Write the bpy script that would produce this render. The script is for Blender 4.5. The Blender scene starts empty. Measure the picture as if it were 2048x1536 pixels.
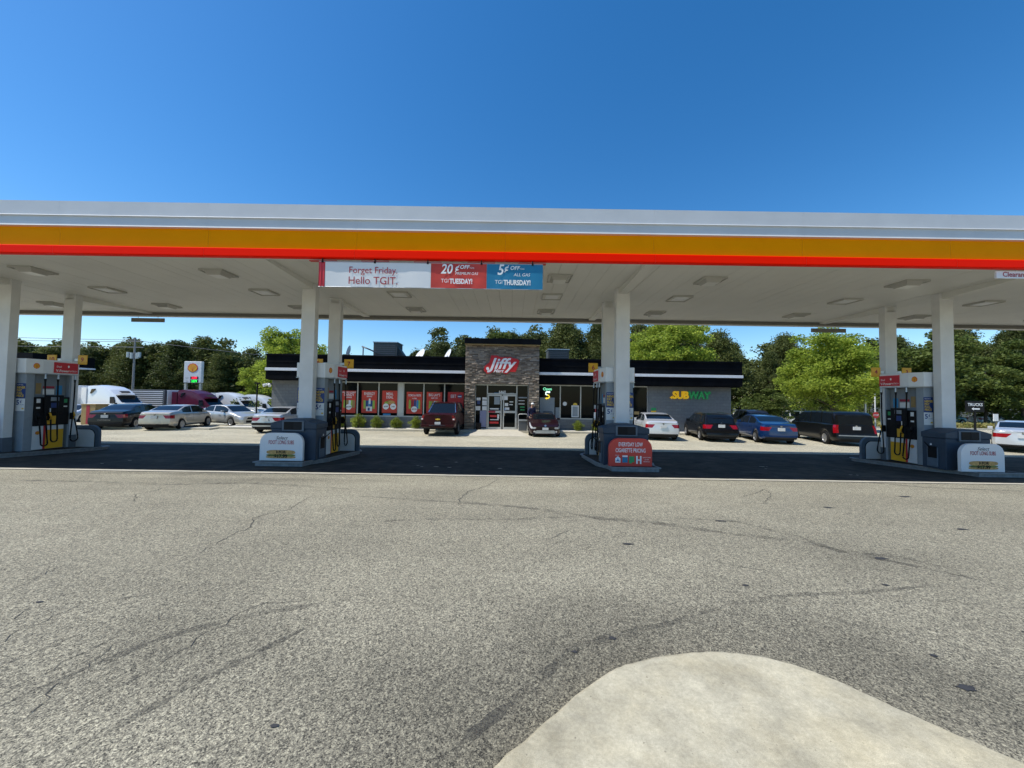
import bpy, math, random
import numpy as np
from mathutils import Matrix, Vector
R = math.radians
random.seed(7); rng = np.random.default_rng(7)
scene = bpy.context.scene
COL = scene.collection

# ------------------------------------------------------------ camera, sky, sun, exposure
cd = bpy.data.cameras.new("camera"); cam = bpy.data.objects.new("camera", cd); COL.objects.link(cam)
cd.sensor_width = 36; cd.lens = 750 * 36 / 2048; cd.clip_start = .05; cd.clip_end = 2000
cam.matrix_world = Matrix.Translation((0, 0, 2.25)) @ Matrix.Rotation(R(90 + 1.99), 4, 'X') @ Matrix.Rotation(R(.88), 4, 'Z')
scene.camera = cam
SUNV = Vector((-.66, -.165, 1)).normalized()          # towards the sun: left of the picture, slightly behind the camera
SUN_EL = math.asin(SUNV.z)
world = bpy.data.worlds.new("World"); scene.world = world; world.use_nodes = True
wn = world.node_tree.nodes; wl = world.node_tree.links
sky = wn.new('ShaderNodeTexSky'); sky.sky_type = 'NISHITA'; sky.sun_disc = False
sky.sun_elevation = SUN_EL; sky.sun_rotation = math.atan2(SUNV.x, SUNV.y)
sky.air_density = 1.0; sky.dust_density = .35; sky.ozone_density = 3.0; sky.altitude = 50
hs = wn.new('ShaderNodeHueSaturation'); hs.inputs['Saturation'].default_value = 1.34
wl.new(sky.outputs[0], hs.inputs['Color']); wl.new(hs.outputs[0], wn['Background'].inputs[0])
wn['Background'].inputs[1].default_value = .15
sl = bpy.data.lights.new("sun", 'SUN'); sl.energy = 4.5; sl.angle = R(.5); sl.color = (1, .955, .88)
so = bpy.data.objects.new("sun", sl); COL.objects.link(so); so.rotation_euler = SUNV.to_track_quat('Z', 'Y').to_euler()
scene.view_settings.view_transform = 'Standard'; scene.view_settings.look = 'None'
scene.view_settings.exposure = .22; scene.view_settings.gamma = 1

# ------------------------------------------------------------ materials
def mat(name, col, rough=.6, metal=0, spec=.5, coat=0, noise=0, nscale=8, bump=0, bscale=60, emit=None, es=1, trans=0):
    m = bpy.data.materials.new(name); m.use_nodes = True
    nt = m.node_tree; b = nt.nodes['Principled BSDF']
    b.inputs['Base Color'].default_value = (*col, 1); b.inputs['Roughness'].default_value = rough
    b.inputs['Metallic'].default_value = metal; b.inputs['Specular IOR Level'].default_value = spec
    b.inputs['Coat Weight'].default_value = coat; b.inputs['Coat Roughness'].default_value = .04
    if emit: b.inputs['Emission Color'].default_value = (*emit, 1); b.inputs['Emission Strength'].default_value = es
    tc = nt.nodes.new('ShaderNodeTexCoord')
    if noise:
        n = nt.nodes.new('ShaderNodeTexNoise'); n.inputs['Scale'].default_value = nscale; n.inputs['Detail'].default_value = 6
        nt.links.new(tc.outputs['Object'], n.inputs['Vector'])
        r = nt.nodes.new('ShaderNodeMapRange'); r.inputs[1].default_value = .3; r.inputs[2].default_value = .7
        r.inputs[3].default_value = 1 - noise; r.inputs[4].default_value = 1 + noise
        nt.links.new(n.outputs[0], r.inputs[0])
        x = nt.nodes.new('ShaderNodeVectorMath'); x.operation = 'SCALE'; x.inputs[0].default_value = col
        nt.links.new(r.outputs[0], x.inputs['Scale']); nt.links.new(x.outputs[0], b.inputs['Base Color'])
    if bump:
        n = nt.nodes.new('ShaderNodeTexNoise'); n.inputs['Scale'].default_value = bscale; n.inputs['Detail'].default_value = 5
        nt.links.new(tc.outputs['Object'], n.inputs['Vector'])
        bp = nt.nodes.new('ShaderNodeBump'); bp.inputs['Strength'].default_value = bump; bp.inputs['Distance'].default_value = .02
        nt.links.new(n.outputs[0], bp.inputs['Height']); nt.links.new(bp.outputs[0], b.inputs['Normal'])
    return m

class NB:      # tiny node-building helper
    def __init__(s, name):
        s.m = bpy.data.materials.new(name); s.m.use_nodes = True; s.nt = s.m.node_tree; s.b = s.nt.nodes['Principled BSDF']
        s.tc = s.nt.nodes.new('ShaderNodeTexCoord')
    def n(s, t, **kw):
        o = s.nt.nodes.new('ShaderNode' + t)
        for k, v in kw.items(): setattr(o, k, v)
        return o
    def l(s, a, b): s.nt.links.new(a, b)
    def noise(s, scale, detail=5, rough=.55, vec=None, sx=None, dist=0):
        o = s.n('TexNoise'); o.inputs['Scale'].default_value = scale; o.inputs['Detail'].default_value = detail; o.inputs['Roughness'].default_value = rough; o.inputs['Distortion'].default_value = dist
        v = vec or s.tc.outputs['Object']
        if sx:
            mp = s.n('Mapping'); mp.inputs['Scale'].default_value = sx; s.l(v, mp.inputs[0]); v = mp.outputs[0]
        s.l(v, o.inputs['Vector']); return o.outputs[0]
    def ramp(s, f, pts):
        o = s.n('ValToRGB'); e = o.color_ramp.elements
        while len(e) < len(pts): e.new(.5)
        for i, (p, c) in enumerate(pts):
            e[i].position = p; e[i].color = (*c, 1) if len(c) == 3 else c
        s.l(f, o.inputs[0]); return o.outputs[0]
    def mr(s, f, a, b, c, d):
        o = s.n('MapRange'); 
        for i, v in enumerate((a, b, c, d)): o.inputs[i + 1].default_value = v
        s.l(f, o.inputs[0]); return o.outputs[0]
    def math(s, op, a, b):
        o = s.n('Math', operation=op)
        for i, v in enumerate((a, b)):
            if isinstance(v, (int, float)): o.inputs[i].default_value = v
            else: s.l(v, o.inputs[i])
        return o.outputs[0]
    def mul(s, c, f):
        o = s.n('VectorMath', operation='SCALE')
        if isinstance(c, tuple): o.inputs[0].default_value = c
        else: s.l(c, o.inputs[0])
        s.l(f, o.inputs['Scale']); return o.outputs[0]
    def mix(s, f, a, b):
        o = s.n('Mix', data_type='RGBA')
        for k, v in ((0, f), (6, a), (7, b)):
            if isinstance(v, (int, float)): o.inputs[k].default_value = v
            elif isinstance(v, tuple): o.inputs[k].default_value = (*v, 1)
            else: s.l(v, o.inputs[k])
        return o.outputs[2]
    def bump(s, h, st, d=.02):
        o = s.n('Bump'); o.inputs['Strength'].default_value = st; o.inputs['Distance'].default_value = d
        s.l(h, o.inputs['Height']); s.l(o.outputs[0], s.b.inputs['Normal'])
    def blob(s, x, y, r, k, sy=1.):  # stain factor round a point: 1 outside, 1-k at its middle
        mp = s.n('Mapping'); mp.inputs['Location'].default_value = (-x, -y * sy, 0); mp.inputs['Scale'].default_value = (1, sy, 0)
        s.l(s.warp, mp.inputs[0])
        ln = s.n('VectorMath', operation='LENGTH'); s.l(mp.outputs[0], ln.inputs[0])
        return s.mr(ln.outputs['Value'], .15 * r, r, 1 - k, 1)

def asphalt():
    s = NB('asphalt')
    v = s.n('TexVoronoi'); v.inputs['Scale'].default_value = 165; s.l(s.tc.outputs['Object'], v.inputs['Vector'])
    sep = s.n('SeparateColor'); s.l(v.outputs['Color'], sep.inputs[0])
    v2 = s.n('TexVoronoi'); v2.inputs['Scale'].default_value = 80; s.l(s.tc.outputs['Object'], v2.inputs['Vector'])
    sep2 = s.n('SeparateColor'); s.l(v2.outputs['Color'], sep2.inputs[0])
    g = s.math('ADD', s.math('MULTIPLY', sep.outputs[0], .6), s.math('MULTIPLY', sep2.outputs[1], .4))
    fine = s.noise(160, 3)
    g = s.math('ADD', s.math('MULTIPLY', g, .7), s.math('MULTIPLY', fine, .3))
    c = s.ramp(g, [(.22, (.055, .054, .049)), (.42, (.205, .198, .172)), (.6, (.345, .331, .28)), (.8, (.60, .578, .48))])
    wn_ = s.n('TexNoise'); wn_.inputs['Scale'].default_value = 1.1; wn_.inputs['Detail'].default_value = 5
    s.l(s.tc.outputs['Object'], wn_.inputs['Vector'])
    va = s.n('VectorMath', operation='MULTIPLY_ADD'); s.l(wn_.outputs['Color'], va.inputs[0]); va.inputs[1].default_value = (1.1, 1.1, 0); va.inputs[2].default_value = (-.55, -.55, 0)
    vb = s.n('VectorMath', operation='ADD'); s.l(va.outputs[0], vb.inputs[0]); s.l(s.tc.outputs['Object'], vb.inputs[1]); s.warp = vb.outputs[0]
    f = s.mr(s.noise(.35, 6, .6), .3, .7, .86, 1.12)
    f = s.math('MULTIPLY', f, s.mr(s.noise(1.3, 6, .65, sx=(.35, 1, 1)), .3, .75, .9, 1.07))
    f = s.math('MULTIPLY', f, s.mr(s.noise(.5, 4, .6, sx=(.12, 1.6, 1)), .35, .7, .9, 1.06))
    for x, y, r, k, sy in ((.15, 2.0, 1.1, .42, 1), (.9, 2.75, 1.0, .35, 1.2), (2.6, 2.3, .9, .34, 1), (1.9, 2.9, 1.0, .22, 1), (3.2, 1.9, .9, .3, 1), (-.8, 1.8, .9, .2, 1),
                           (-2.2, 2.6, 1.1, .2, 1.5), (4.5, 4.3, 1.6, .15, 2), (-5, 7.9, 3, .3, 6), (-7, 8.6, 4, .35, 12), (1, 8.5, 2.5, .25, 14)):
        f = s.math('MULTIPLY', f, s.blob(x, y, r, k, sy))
    sp = s.n('SeparateXYZ'); s.l(s.tc.outputs['Object'], sp.inputs[0])      # paler with distance: grazing-light brightening put into the paving colour
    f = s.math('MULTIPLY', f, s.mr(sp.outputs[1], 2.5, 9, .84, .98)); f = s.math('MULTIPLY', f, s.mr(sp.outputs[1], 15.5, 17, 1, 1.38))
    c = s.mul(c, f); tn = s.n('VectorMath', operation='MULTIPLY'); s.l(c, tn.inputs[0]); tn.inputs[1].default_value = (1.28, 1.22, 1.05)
    s.l(tn.outputs[0], s.b.inputs['Base Color']); s.b.inputs['Roughness'].default_value = .88; s.b.inputs['Specular IOR Level'].default_value = .3
    h = s.math('ADD', s.math('MULTIPLY', sep.outputs[0], .5), s.math('ADD', fine, s.math('MULTIPLY', sep2.outputs[1], .5)))
    s.bump(h, .8, .008)
    return s.m

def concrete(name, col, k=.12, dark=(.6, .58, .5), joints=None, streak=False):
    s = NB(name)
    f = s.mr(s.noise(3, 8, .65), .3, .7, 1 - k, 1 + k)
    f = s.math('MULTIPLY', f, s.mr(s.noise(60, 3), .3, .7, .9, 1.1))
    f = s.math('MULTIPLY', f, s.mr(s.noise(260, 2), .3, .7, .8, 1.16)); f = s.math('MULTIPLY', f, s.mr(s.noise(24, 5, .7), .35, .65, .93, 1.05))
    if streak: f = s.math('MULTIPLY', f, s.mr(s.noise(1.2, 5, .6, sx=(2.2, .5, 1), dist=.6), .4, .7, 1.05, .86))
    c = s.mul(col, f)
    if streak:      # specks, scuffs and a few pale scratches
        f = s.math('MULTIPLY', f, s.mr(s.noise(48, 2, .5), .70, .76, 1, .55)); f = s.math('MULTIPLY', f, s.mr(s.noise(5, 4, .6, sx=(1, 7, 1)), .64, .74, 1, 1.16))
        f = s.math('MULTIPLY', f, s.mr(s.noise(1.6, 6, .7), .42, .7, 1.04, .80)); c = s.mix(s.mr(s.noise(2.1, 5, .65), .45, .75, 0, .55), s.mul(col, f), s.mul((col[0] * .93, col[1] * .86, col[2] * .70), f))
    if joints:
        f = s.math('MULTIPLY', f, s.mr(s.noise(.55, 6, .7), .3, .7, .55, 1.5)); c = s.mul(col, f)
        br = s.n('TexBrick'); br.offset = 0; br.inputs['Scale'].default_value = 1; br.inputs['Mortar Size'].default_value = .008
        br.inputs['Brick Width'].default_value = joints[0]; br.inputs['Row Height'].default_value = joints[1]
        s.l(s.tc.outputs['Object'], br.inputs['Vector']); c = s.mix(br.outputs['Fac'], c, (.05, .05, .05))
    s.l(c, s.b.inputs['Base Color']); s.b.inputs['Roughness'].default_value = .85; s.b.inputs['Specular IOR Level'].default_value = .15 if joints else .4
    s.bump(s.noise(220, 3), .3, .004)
    return s.m

def brickmat(name, c1, c2, mort, w, h, ms=.01, bump=.5, vert=True, rough=.85, nz=0, bnoise=0):
    s = NB(name)
    sep = s.n('SeparateXYZ'); s.l(s.tc.outputs['Object'], sep.inputs[0])
    cm = s.n('CombineXYZ'); s.l(s.math('ADD', sep.outputs[0], sep.outputs[1]), cm.inputs[0]); s.l(sep.outputs[2], cm.inputs[1])
    br = s.n('TexBrick'); br.inputs['Scale'].default_value = 1; br.inputs['Mortar Size'].default_value = ms; br.inputs['Mortar Smooth'].default_value = .3
    br.inputs['Brick Width'].default_value = w; br.inputs['Row Height'].default_value = h; br.inputs['Bias'].default_value = 0
    br.inputs['Color1'].default_value = (*c1, 1); br.inputs['Color2'].default_value = (*c2, 1); br.inputs['Mortar'].default_value = (*mort, 1)
    s.l(cm.outputs[0], br.inputs['Vector'])
    f = s.mr(s.noise(9, 8, .7), .3, .7, 1 - nz, 1 + nz)
    s.l(s.mul(br.outputs[0], f), s.b.inputs['Base Color']); s.b.inputs['Roughness'].default_value = rough
    hgt = s.math('ADD', s.math('MULTIPLY', br.outputs['Fac'], -1), s.math('MULTIPLY', s.noise(14, 6, .7), bnoise))
    s.bump(hgt, bump, .03)
    return s.m

def foliage(name, c1, c2, tr=.35, dead=None):
    s = NB(name)
    g = s.n('NewGeometry')
    rnd = s.n('TexNoise'); rnd.inputs['Scale'].default_value = .55; rnd.inputs['Detail'].default_value = 3; s.l(g.outputs['Position'], rnd.inputs['Vector'])
    w = s.n('TexWhiteNoise'); s.l(g.outputs['Random Per Island'], w.inputs['Vector']); 
    k = s.math('ADD', s.math('MULTIPLY', rnd.outputs[0], .65), s.math('MULTIPLY', g.outputs['Random Per Island'], .4))
    c = s.ramp(k, [(.25, c1), (.72, c2)])
    s.l(c, s.b.inputs['Base Color']); s.b.inputs['Roughness'].default_value = .6; s.b.inputs['Specular IOR Level'].default_value = .25
    t = s.n('BsdfTranslucent'); s.l(c, t.inputs[0]); mx = s.n('MixShader'); mx.inputs[0].default_value = tr
    out = s.nt.nodes['Material Output']
    s.l(s.b.outputs[0], mx.inputs[1]); s.l(t.outputs[0], mx.inputs[2]); s.l(mx.outputs[0], out.inputs[0])
    return s.m

M = {}
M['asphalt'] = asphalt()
M['crack'] = mat('crack', (.055, .053, .048), .95)
M['tar'] = mat('tar', (.035, .035, .036), .7, noise=.3)
M['pad'] = concrete('pad_concrete', (.058, .051, .040), .5, joints=(4.6, 3.6))  # dark base colour deepens the canopy's shade on the slab
M['kerbc'] = concrete('kerb_concrete', (.50, .465, .37), .12)
M['apron'] = concrete('apron_concrete', (.46, .42, .305), .22, streak=True)
M['gravel'] = concrete('white_gravel', (.6, .58, .52), .25)
M['grass'] = concrete('dry_grass', (.24, .22, .09), .3)
M['fasw'] = mat('fascia_white', (.56, .575, .58), .4, noise=.04, nscale=2)
M['lampf'] = mat('lamp_housing', (.45, .44, .40), .5)
M['return'] = mat('return_panel', (.2, .19, .165), .6)
M['white'] = mat('white_panel', (.78, .79, .78), .45, noise=.03, nscale=3)
M['ceil'] = mat('ceiling_panel', (.70, .695, .645), .55, noise=.04, nscale=.8)
M['colw'] = mat('column_white', (.68, .68, .665), .45, noise=.07, nscale=2.5)
M['colbase'] = mat('column_base', (.10, .125, .15), .5, noise=.1)
M['amber'] = mat('amber_band', (.80, .315, .0), .6, spec=.03, noise=.03, nscale=2)
M['redband'] = mat('red_band', (.95, .012, .0), .45, spec=.04)
M['steel'] = mat('steel', (.45, .47, .48), .35, .7, noise=.1)
M['dsteel'] = mat('dark_steel', (.12, .13, .14), .45, .4)
M['islst'] = mat('island_steel', (.24, .255, .26), .5, .2, noise=.2, nscale=10)
M['black'] = mat('black_plastic', (.007, .007, .008), .55, spec=.2)
M['rubber'] = mat('rubber', (.01, .01, .01), .8, spec=.2)
M['slate'] = mat('slate_plastic', (.035, .055, .08), .5, spec=.3, noise=.1, nscale=4)
M['slate2'] = mat('slate_plastic_light', (.085, .12, .155), .5, noise=.1)
M['cab'] = mat('cabinet_grey', (.27, .31, .34), .45, noise=.05)
M['cabd'] = mat('cabinet_recess', (.2, .225, .24), .5)
M['red'] = mat('sign_red', (.60, .018, .022), .4)
M['dkred'] = mat('maroon_print', (.35, .01, .03), .5)
M['ored'] = mat('poster_red', (.58, .045, .025), .5, noise=.15, nscale=3)
M['rsign'] = mat('cigarette_red', (.62, .05, .035), .4)
M['yellow'] = mat('sign_yellow', (.80, .42, .01), .4)
M['gold'] = mat('gold', (.75, .5, .05), .4)
M['navy'] = mat('poster_navy', (.015, .05, .2), .4)
M['teal'] = mat('banner_teal', (.01, .19, .34), .5)
M['paper'] = mat('paper', (.75, .75, .73), .6)
M['printw'] = mat('print_white', (.85, .85, .83), .5)
M['bun'] = mat('bread_print', (.55, .32, .1), .5, noise=.3, nscale=20)
M['bun2'] = mat('filling_print', (.16, .2, .04), .5, noise=.5, nscale=30)
M['green'] = mat('print_green', (.02, .3, .1), .4)
M['skyb'] = mat('print_blue', (.03, .25, .5), .4)
M['lime'] = mat('print_lime', (.3, .45, .06), .4)
M['fascia'] = mat('black_fascia', (.003, .004, .006), .7, noise=.5, nscale=1.2, spec=.08)
M['fascial'] = mat('stripe_white', (.72, .76, .80), .4, noise=.05)
M['cmu'] = brickmat('grey_block', (.165, .175, .18), (.19, .2, .2), (.12, .125, .125), .41, .205, .008, .25, nz=.12)
M['stone'] = brickmat('ledgestone', (.25, .215, .18), (.15, .13, .112), (.06, .053, .048), .26, .085, .014, 1., nz=.4, bnoise=1.4)
def stonemat():
    s = NB('ledgestone_rock'); g = s.n('NewGeometry')
    c = s.ramp(g.outputs['Random Per Island'], [(.0, (.15, .118, .088)), (.5, (.26, .21, .158)), (1, (.42, .35, .27))])
    s.l(s.mul(c, s.mr(s.noise(22, 6, .7), .3, .7, .75, 1.25)), s.b.inputs['Base Color']); s.b.inputs['Roughness'].default_value = .9
    s.bump(s.noise(28, 6, .7), .8, .03); return s.m
M['rock'] = stonemat()
M['glass'] = mat('dark_glass', (.004, .006, .006), .05, spec=.14)
M['carglass'] = mat('car_glass', (.006, .009, .012), .06, spec=.45)
M['frame'] = mat('aluminium', (.52, .53, .51), .4, .3)
M['chrome'] = mat('chrome', (.75, .76, .77), .12, 1)
M['rim'] = mat('alloy', (.5, .5, .5), .3, .8)
M['tail'] = mat('taillight', (.24, .002, .005), .15, coat=.4)
M['head'] = mat('headlight', (.62, .64, .66), .1, .3, coat=1)
M['under'] = mat('underbody', (.008, .008, .008), .8)
M['plate'] = mat('license_plate', (.55, .58, .6), .4)
M['floor'] = mat('forest_floor', (.035, .035, .02), .95, noise=.3)
M['bark'] = mat('bark', (.09, .068, .05), .9, noise=.4, nscale=20, bump=.6, bscale=30)
M['pine'] = foliage('pine_foliage', (.028, .042, .012), (.115, .14, .038), .28)
M['pine2'] = foliage('pine_foliage_light', (.04, .058, .014), (.16, .18, .048), .3)
M['leaf'] = foliage('spring_foliage', (.115, .18, .018), (.42, .50, .07), .5)
M['leaf2'] = foliage('mid_foliage', (.04, .07, .013), (.16, .2, .045), .4)
M['bush'] = foliage('shrub_foliage', (.1, .14, .012), (.3, .36, .05), .35)
M['grassb'] = foliage('grass_blades', (.12, .14, .03), (.38, .33, .12), .35)
M['hvac'] = mat('hvac_grey', (.055, .06, .055), .6, noise=.15)
M['hvacl'] = mat('board_back', (.2, .2, .17), .6)
M['wood'] = mat('pole_wood', (.28, .27, .25), .8, noise=.2)
M['lens'] = mat('lamp_lens', (.75, .75, .7), .3)
M['ledr'] = mat('led_red', (.2, .0, .01), .5, emit=(1, .02, .06), es=1.6)
M['ledg'] = mat('led_green', (.0, .2, .02), .5, emit=(.02, 1, .1), es=1.6)
M['neonw'] = mat('neon_white', (.5, .5, .5), .5, emit=(.8, 1, .95), es=1.3)
M['neong'] = mat('neon_green', (.1, .5, .2), .5, emit=(.25, .9, .55), es=.9)
M['neony'] = mat('neon_yellow', (.5, .4, .05), .5, emit=(.95, .7, .05), es=.9)
M['suby'] = mat('letter_yellow', (.85, .55, .01), .35, emit=(.85, .45, 0), es=.25)
M['subg'] = mat('letter_green', (.01, .28, .07), .35, emit=(0, .3, .08), es=.12)
M['tan'] = mat('tan_paint', (.33, .22, .08), .6, noise=.1)
M['skin'] = mat('skin', (.38, .22, .15), .6)
M['hoodie'] = mat('navy_cloth', (.02, .022, .06), .9, noise=.2)
M['jeans'] = mat('jeans', (.05, .06, .09), .9)
M['trailer'] = mat('trailer_silver', (.66, .68, .70), .35, .2, noise=.05)
M['vinyl'] = mat('lilac_vinyl', (.25, .27, .42), .5)
def paint(name, c, metal=.3):
    dark = sum(c) < .12
    return mat('paint_' + name, c, .3, 0 if dark else metal, coat=.3 if dark else .9, spec=.3 if dark else .5)

# ------------------------------------------------------------ mesh builder
class MB:
    def __init__(s): s.v = []; s.f = []; s.m = []; s.mats = []; s.s = []
    def mi(s, k):
        m = M[k] if isinstance(k, str) else k
        if m not in s.mats: s.mats.append(m)
        return s.mats.index(m)
    def add(s, vs, fs, k, mx=None, smooth=False):
        o = len(s.v); i = s.mi(k)
        if mx is not None: vs = [tuple(mx @ Vector(p)) for p in vs]
        s.v += [tuple(p) for p in vs]; s.f += [tuple(o + a for a in f) for f in fs]; s.m += [i] * len(fs); s.s += [smooth] * len(fs)
        return s
    def box(s, x0, x1, y0, y1, z0, z1, k, mx=None):
        vs = [(x, y, z) for z in (z0, z1) for y in (y0, y1) for x in (x0, x1)]
        return s.add(vs, [(0, 2, 3, 1), (4, 5, 7, 6), (0, 1, 5, 4), (2, 6, 7, 3), (0, 4, 6, 2), (1, 3, 7, 5)], k, mx)
    def prism(s, poly, t0, t1, k, mx=None, smooth=False):      # poly in XY, thickness along Z
        n = len(poly)
        vs = [(x, y, t0) for x, y in poly] + [(x, y, t1) for x, y in poly]
        return s.add(vs, [tuple(range(n))[::-1], tuple(range(n, 2 * n))] + [(i, (i + 1) % n, n + (i + 1) % n, n + i) for i in range(n)], k, mx)
    def poly(s, pts, k, mx=None): return s.add(pts, [tuple(range(len(pts)))], k, mx)
    def cyl(s, a, b, r0, r1, k, n=12, smooth=True, caps=True):
        a = Vector(a); b = Vector(b); d = (b - a).normalized()
        q = d.to_track_quat('Z', 'Y').to_matrix()
        vs = []
        for c, r in ((a, r0), (b, r1)):
            for i in range(n):
                t = 2 * math.pi * i / n; vs.append(tuple(c + q @ Vector((r * math.cos(t), r * math.sin(t), 0))))
        s.add(vs, [(i, (i + 1) % n, n + (i + 1) % n, n + i) for i in range(n)], k, None, smooth)
        if caps: s.add(vs, [tuple(range(n))[::-1], tuple(range(n, 2 * n))], k)
        return s
    def tube(s, pts, r, k, n=6):
        pts = [Vector(p) for p in pts]; vs = []; m = len(pts)
        for j, p in enumerate(pts):
            d = (pts[min(j + 1, m - 1)] - pts[max(j - 1, 0)]).normalized(); q = d.to_track_quat('Z', 'Y').to_matrix()
            rr = r[j] if isinstance(r, (list, tuple)) else r
            for i in range(n):
                t = 2 * math.pi * i / n; vs.append(tuple(p + q @ Vector((rr * math.cos(t), rr * math.sin(t), 0))))
        return s.add(vs, [(j * n + i, j * n + (i + 1) % n, (j + 1) * n + (i + 1) % n, (j + 1) * n + i) for j in range(m - 1) for i in range(n)], k, None, True)
    def text(s, t, mx, size, k, **kw):
        vs, fs = textgeo(t, size, **kw); return s.add(vs, fs, k, mx)
    def build(s, name, parent=None, bevel=0, seg=2, sharp=None):
        me = bpy.data.meshes.new(name); me.from_pydata(s.v, [], s.f); me.update()
        for m in s.mats: me.materials.append(m)
        me.polygons.foreach_set('material_index', s.m); me.polygons.foreach_set('use_smooth', s.s)
        if sharp: me.set_sharp_from_angle(angle=R(sharp))
        o = bpy.data.objects.new(name, me); COL.objects.link(o)
        if parent is not None: o.parent = parent
        if bevel:
            b = o.modifiers.new('bevel', 'BEVEL'); b.width = bevel; b.segments = seg; b.limit_method = 'ANGLE'; b.angle_limit = R(40)
        return o
_tc = {}
def textgeo(t, size, shear=0, sx=1, off=0, ext=0, align='CENTER'):
    key = (t, size, shear, sx, off, ext, align)
    if key in _tc: return _tc[key]
    c = bpy.data.curves.new('t', 'FONT'); c.body = t; c.size = size; c.shear = shear; c.offset = off; c.extrude = ext
    c.align_x = align; c.align_y = 'CENTER'; c.resolution_u = 3
    o = bpy.data.objects.new('t', c); COL.objects.link(o); dg = bpy.context.evaluated_depsgraph_get()
    me = bpy.data.meshes.new_from_object(o.evaluated_get(dg))
    vs = [(v.co.x * sx, v.co.y, v.co.z) for v in me.vertices]; fs = [tuple(p.vertices) for p in me.polygons]
    bpy.data.objects.remove(o); bpy.data.curves.remove(c); bpy.data.meshes.remove(me)
    _tc[key] = (vs, fs); return _tc[key]
def T(x, y, z): return Matrix.Translation((x, y, z))
RX90 = Matrix.Rotation(R(90), 4, 'X')
def fr(x, y, z): return T(x, y, z) @ RX90                                     # sheet facing -Y
def fpx(x, y, z): return T(x, y, z) @ Matrix.Rotation(R(90), 4, 'Z') @ RX90   # facing +X
def fmx(x, y, z): return T(x, y, z) @ Matrix.Rotation(R(-90), 4, 'Z') @ RX90  # facing -X

def tag(o, label=None, cat=None, group=None, kind=None):
    if label: o['label'] = label
    if cat: o['category'] = cat
    if group: o['group'] = group
    if kind: o['kind'] = kind
    return o
def thing(name, label, cat, loc=(0, 0, 0), rz=0, group=None):
    o = bpy.data.objects.new(name, None); COL.objects.link(o); o.empty_display_size = .3
    o.location = loc; o.rotation_euler = (0, 0, rz); return tag(o, label, cat, group)
def copy_tree(o, parent=None):
    c = o.copy(); COL.objects.link(c); c.parent = parent
    for ch in list(o.children): copy_tree(ch, c)
    return c
def rrect(w, h, r, n=5, top_only=False):    # rounded rectangle from (−w/2,0) to (w/2,h)
    p = []
    def arc(cx, cy, a0):
        for i in range(n + 1):
            a = R(a0 + 90 * i / n); p.append((cx + r * math.cos(a), cy + r * math.sin(a)))
    if top_only: p += [(-w / 2, 0), (w / 2, 0)]
    else: arc(-w / 2 + r, r, 180); arc(w / 2 - r, r, 270)
    arc(w / 2 - r, h - r, 0); arc(-w / 2 + r, h - r, 90)
    return p
def emblem(mb, mx, r, ext=.004):
    def shape(k, n=7):
        p = [(-.22 * r, -.86 * r * k), (.22 * r, -.86 * r * k), (.28 * r, -.72 * r * k), (.62 * r * k, -.68 * r * k)]
        for i in range(n * 4 + 1):
            a = R(-28 + 236 * i / (n * 4)); q = r * k * (.97 + .06 * abs(math.sin(math.pi * i / 4)))
            p.append((q * 1.02 * math.cos(a), q * math.sin(a) * .95 + .02 * r))
        p += [(-.62 * r * k, -.68 * r * k), (-.28 * r, -.72 * r * k)]
        return p
    mb.prism(shape(1), 0, ext, 'red', mx); mb.prism(shape(.84), ext, ext * 2, 'yellow', mx)
    for a in (-62, -42, -21, 0, 21, 42, 62):
        c, q = math.sin(R(a)), math.cos(R(a)); b = (0, -.62 * r); e = (c * .86 * r * 1.0, q * .86 * r - .05 * r); w = .035 * r
        mb.add([(b[0] - w * q * .5, b[1], ext * 2 + .002), (b[0] + w * q * .5, b[1], ext * 2 + .002), (e[0] + w * q, e[1] - w * c, ext * 2 + .002), (e[0] - w * q, e[1] + w * c, ext * 2 + .002)], [(0, 1, 2, 3)], 'red', mx)

# ------------------------------------------------------------ ground
def gz(y):
    if y <= 6: return .53
    if y >= 16.5: return 0.
    return .53 * (16.5 - y) / 10.5
def sstep(a, b, x):
    t = min(1, max(0, (x - a) / (b - a))); return t * t * (3 - 2 * t)
def gzz(x, y):
    if y <= 26: return gz(y)
    k = .068 + (.03 - .068) * sstep(-8, 6, x)
    return -(min(y, 56) - 26) * k
mb = MB()
ys = [-30, -5, 0, 1.5, 3, 4.5, 6, 8, 10, 12, 14, 16.5, 20, 24, 26, 30, 34, 38, 42, 46, 50, 56, 70, 100, 160, 300, 700]
xs = [-700, -300, -150, -90, -60, -45, -30, -20, -14, -8, -4, 0, 3, 6, 10, 16, 24, 34, 50, 80, 150, 300, 700]
mb.add([(x, y, gzz(x, y)) for y in ys for x in xs], [(j * len(xs) + i, j * len(xs) + i + 1, (j + 1) * len(xs) + i + 1, (j + 1) * len(xs) + i) for j in range(len(ys) - 1) for i in range(len(xs) - 1)], 'asphalt')
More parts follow.
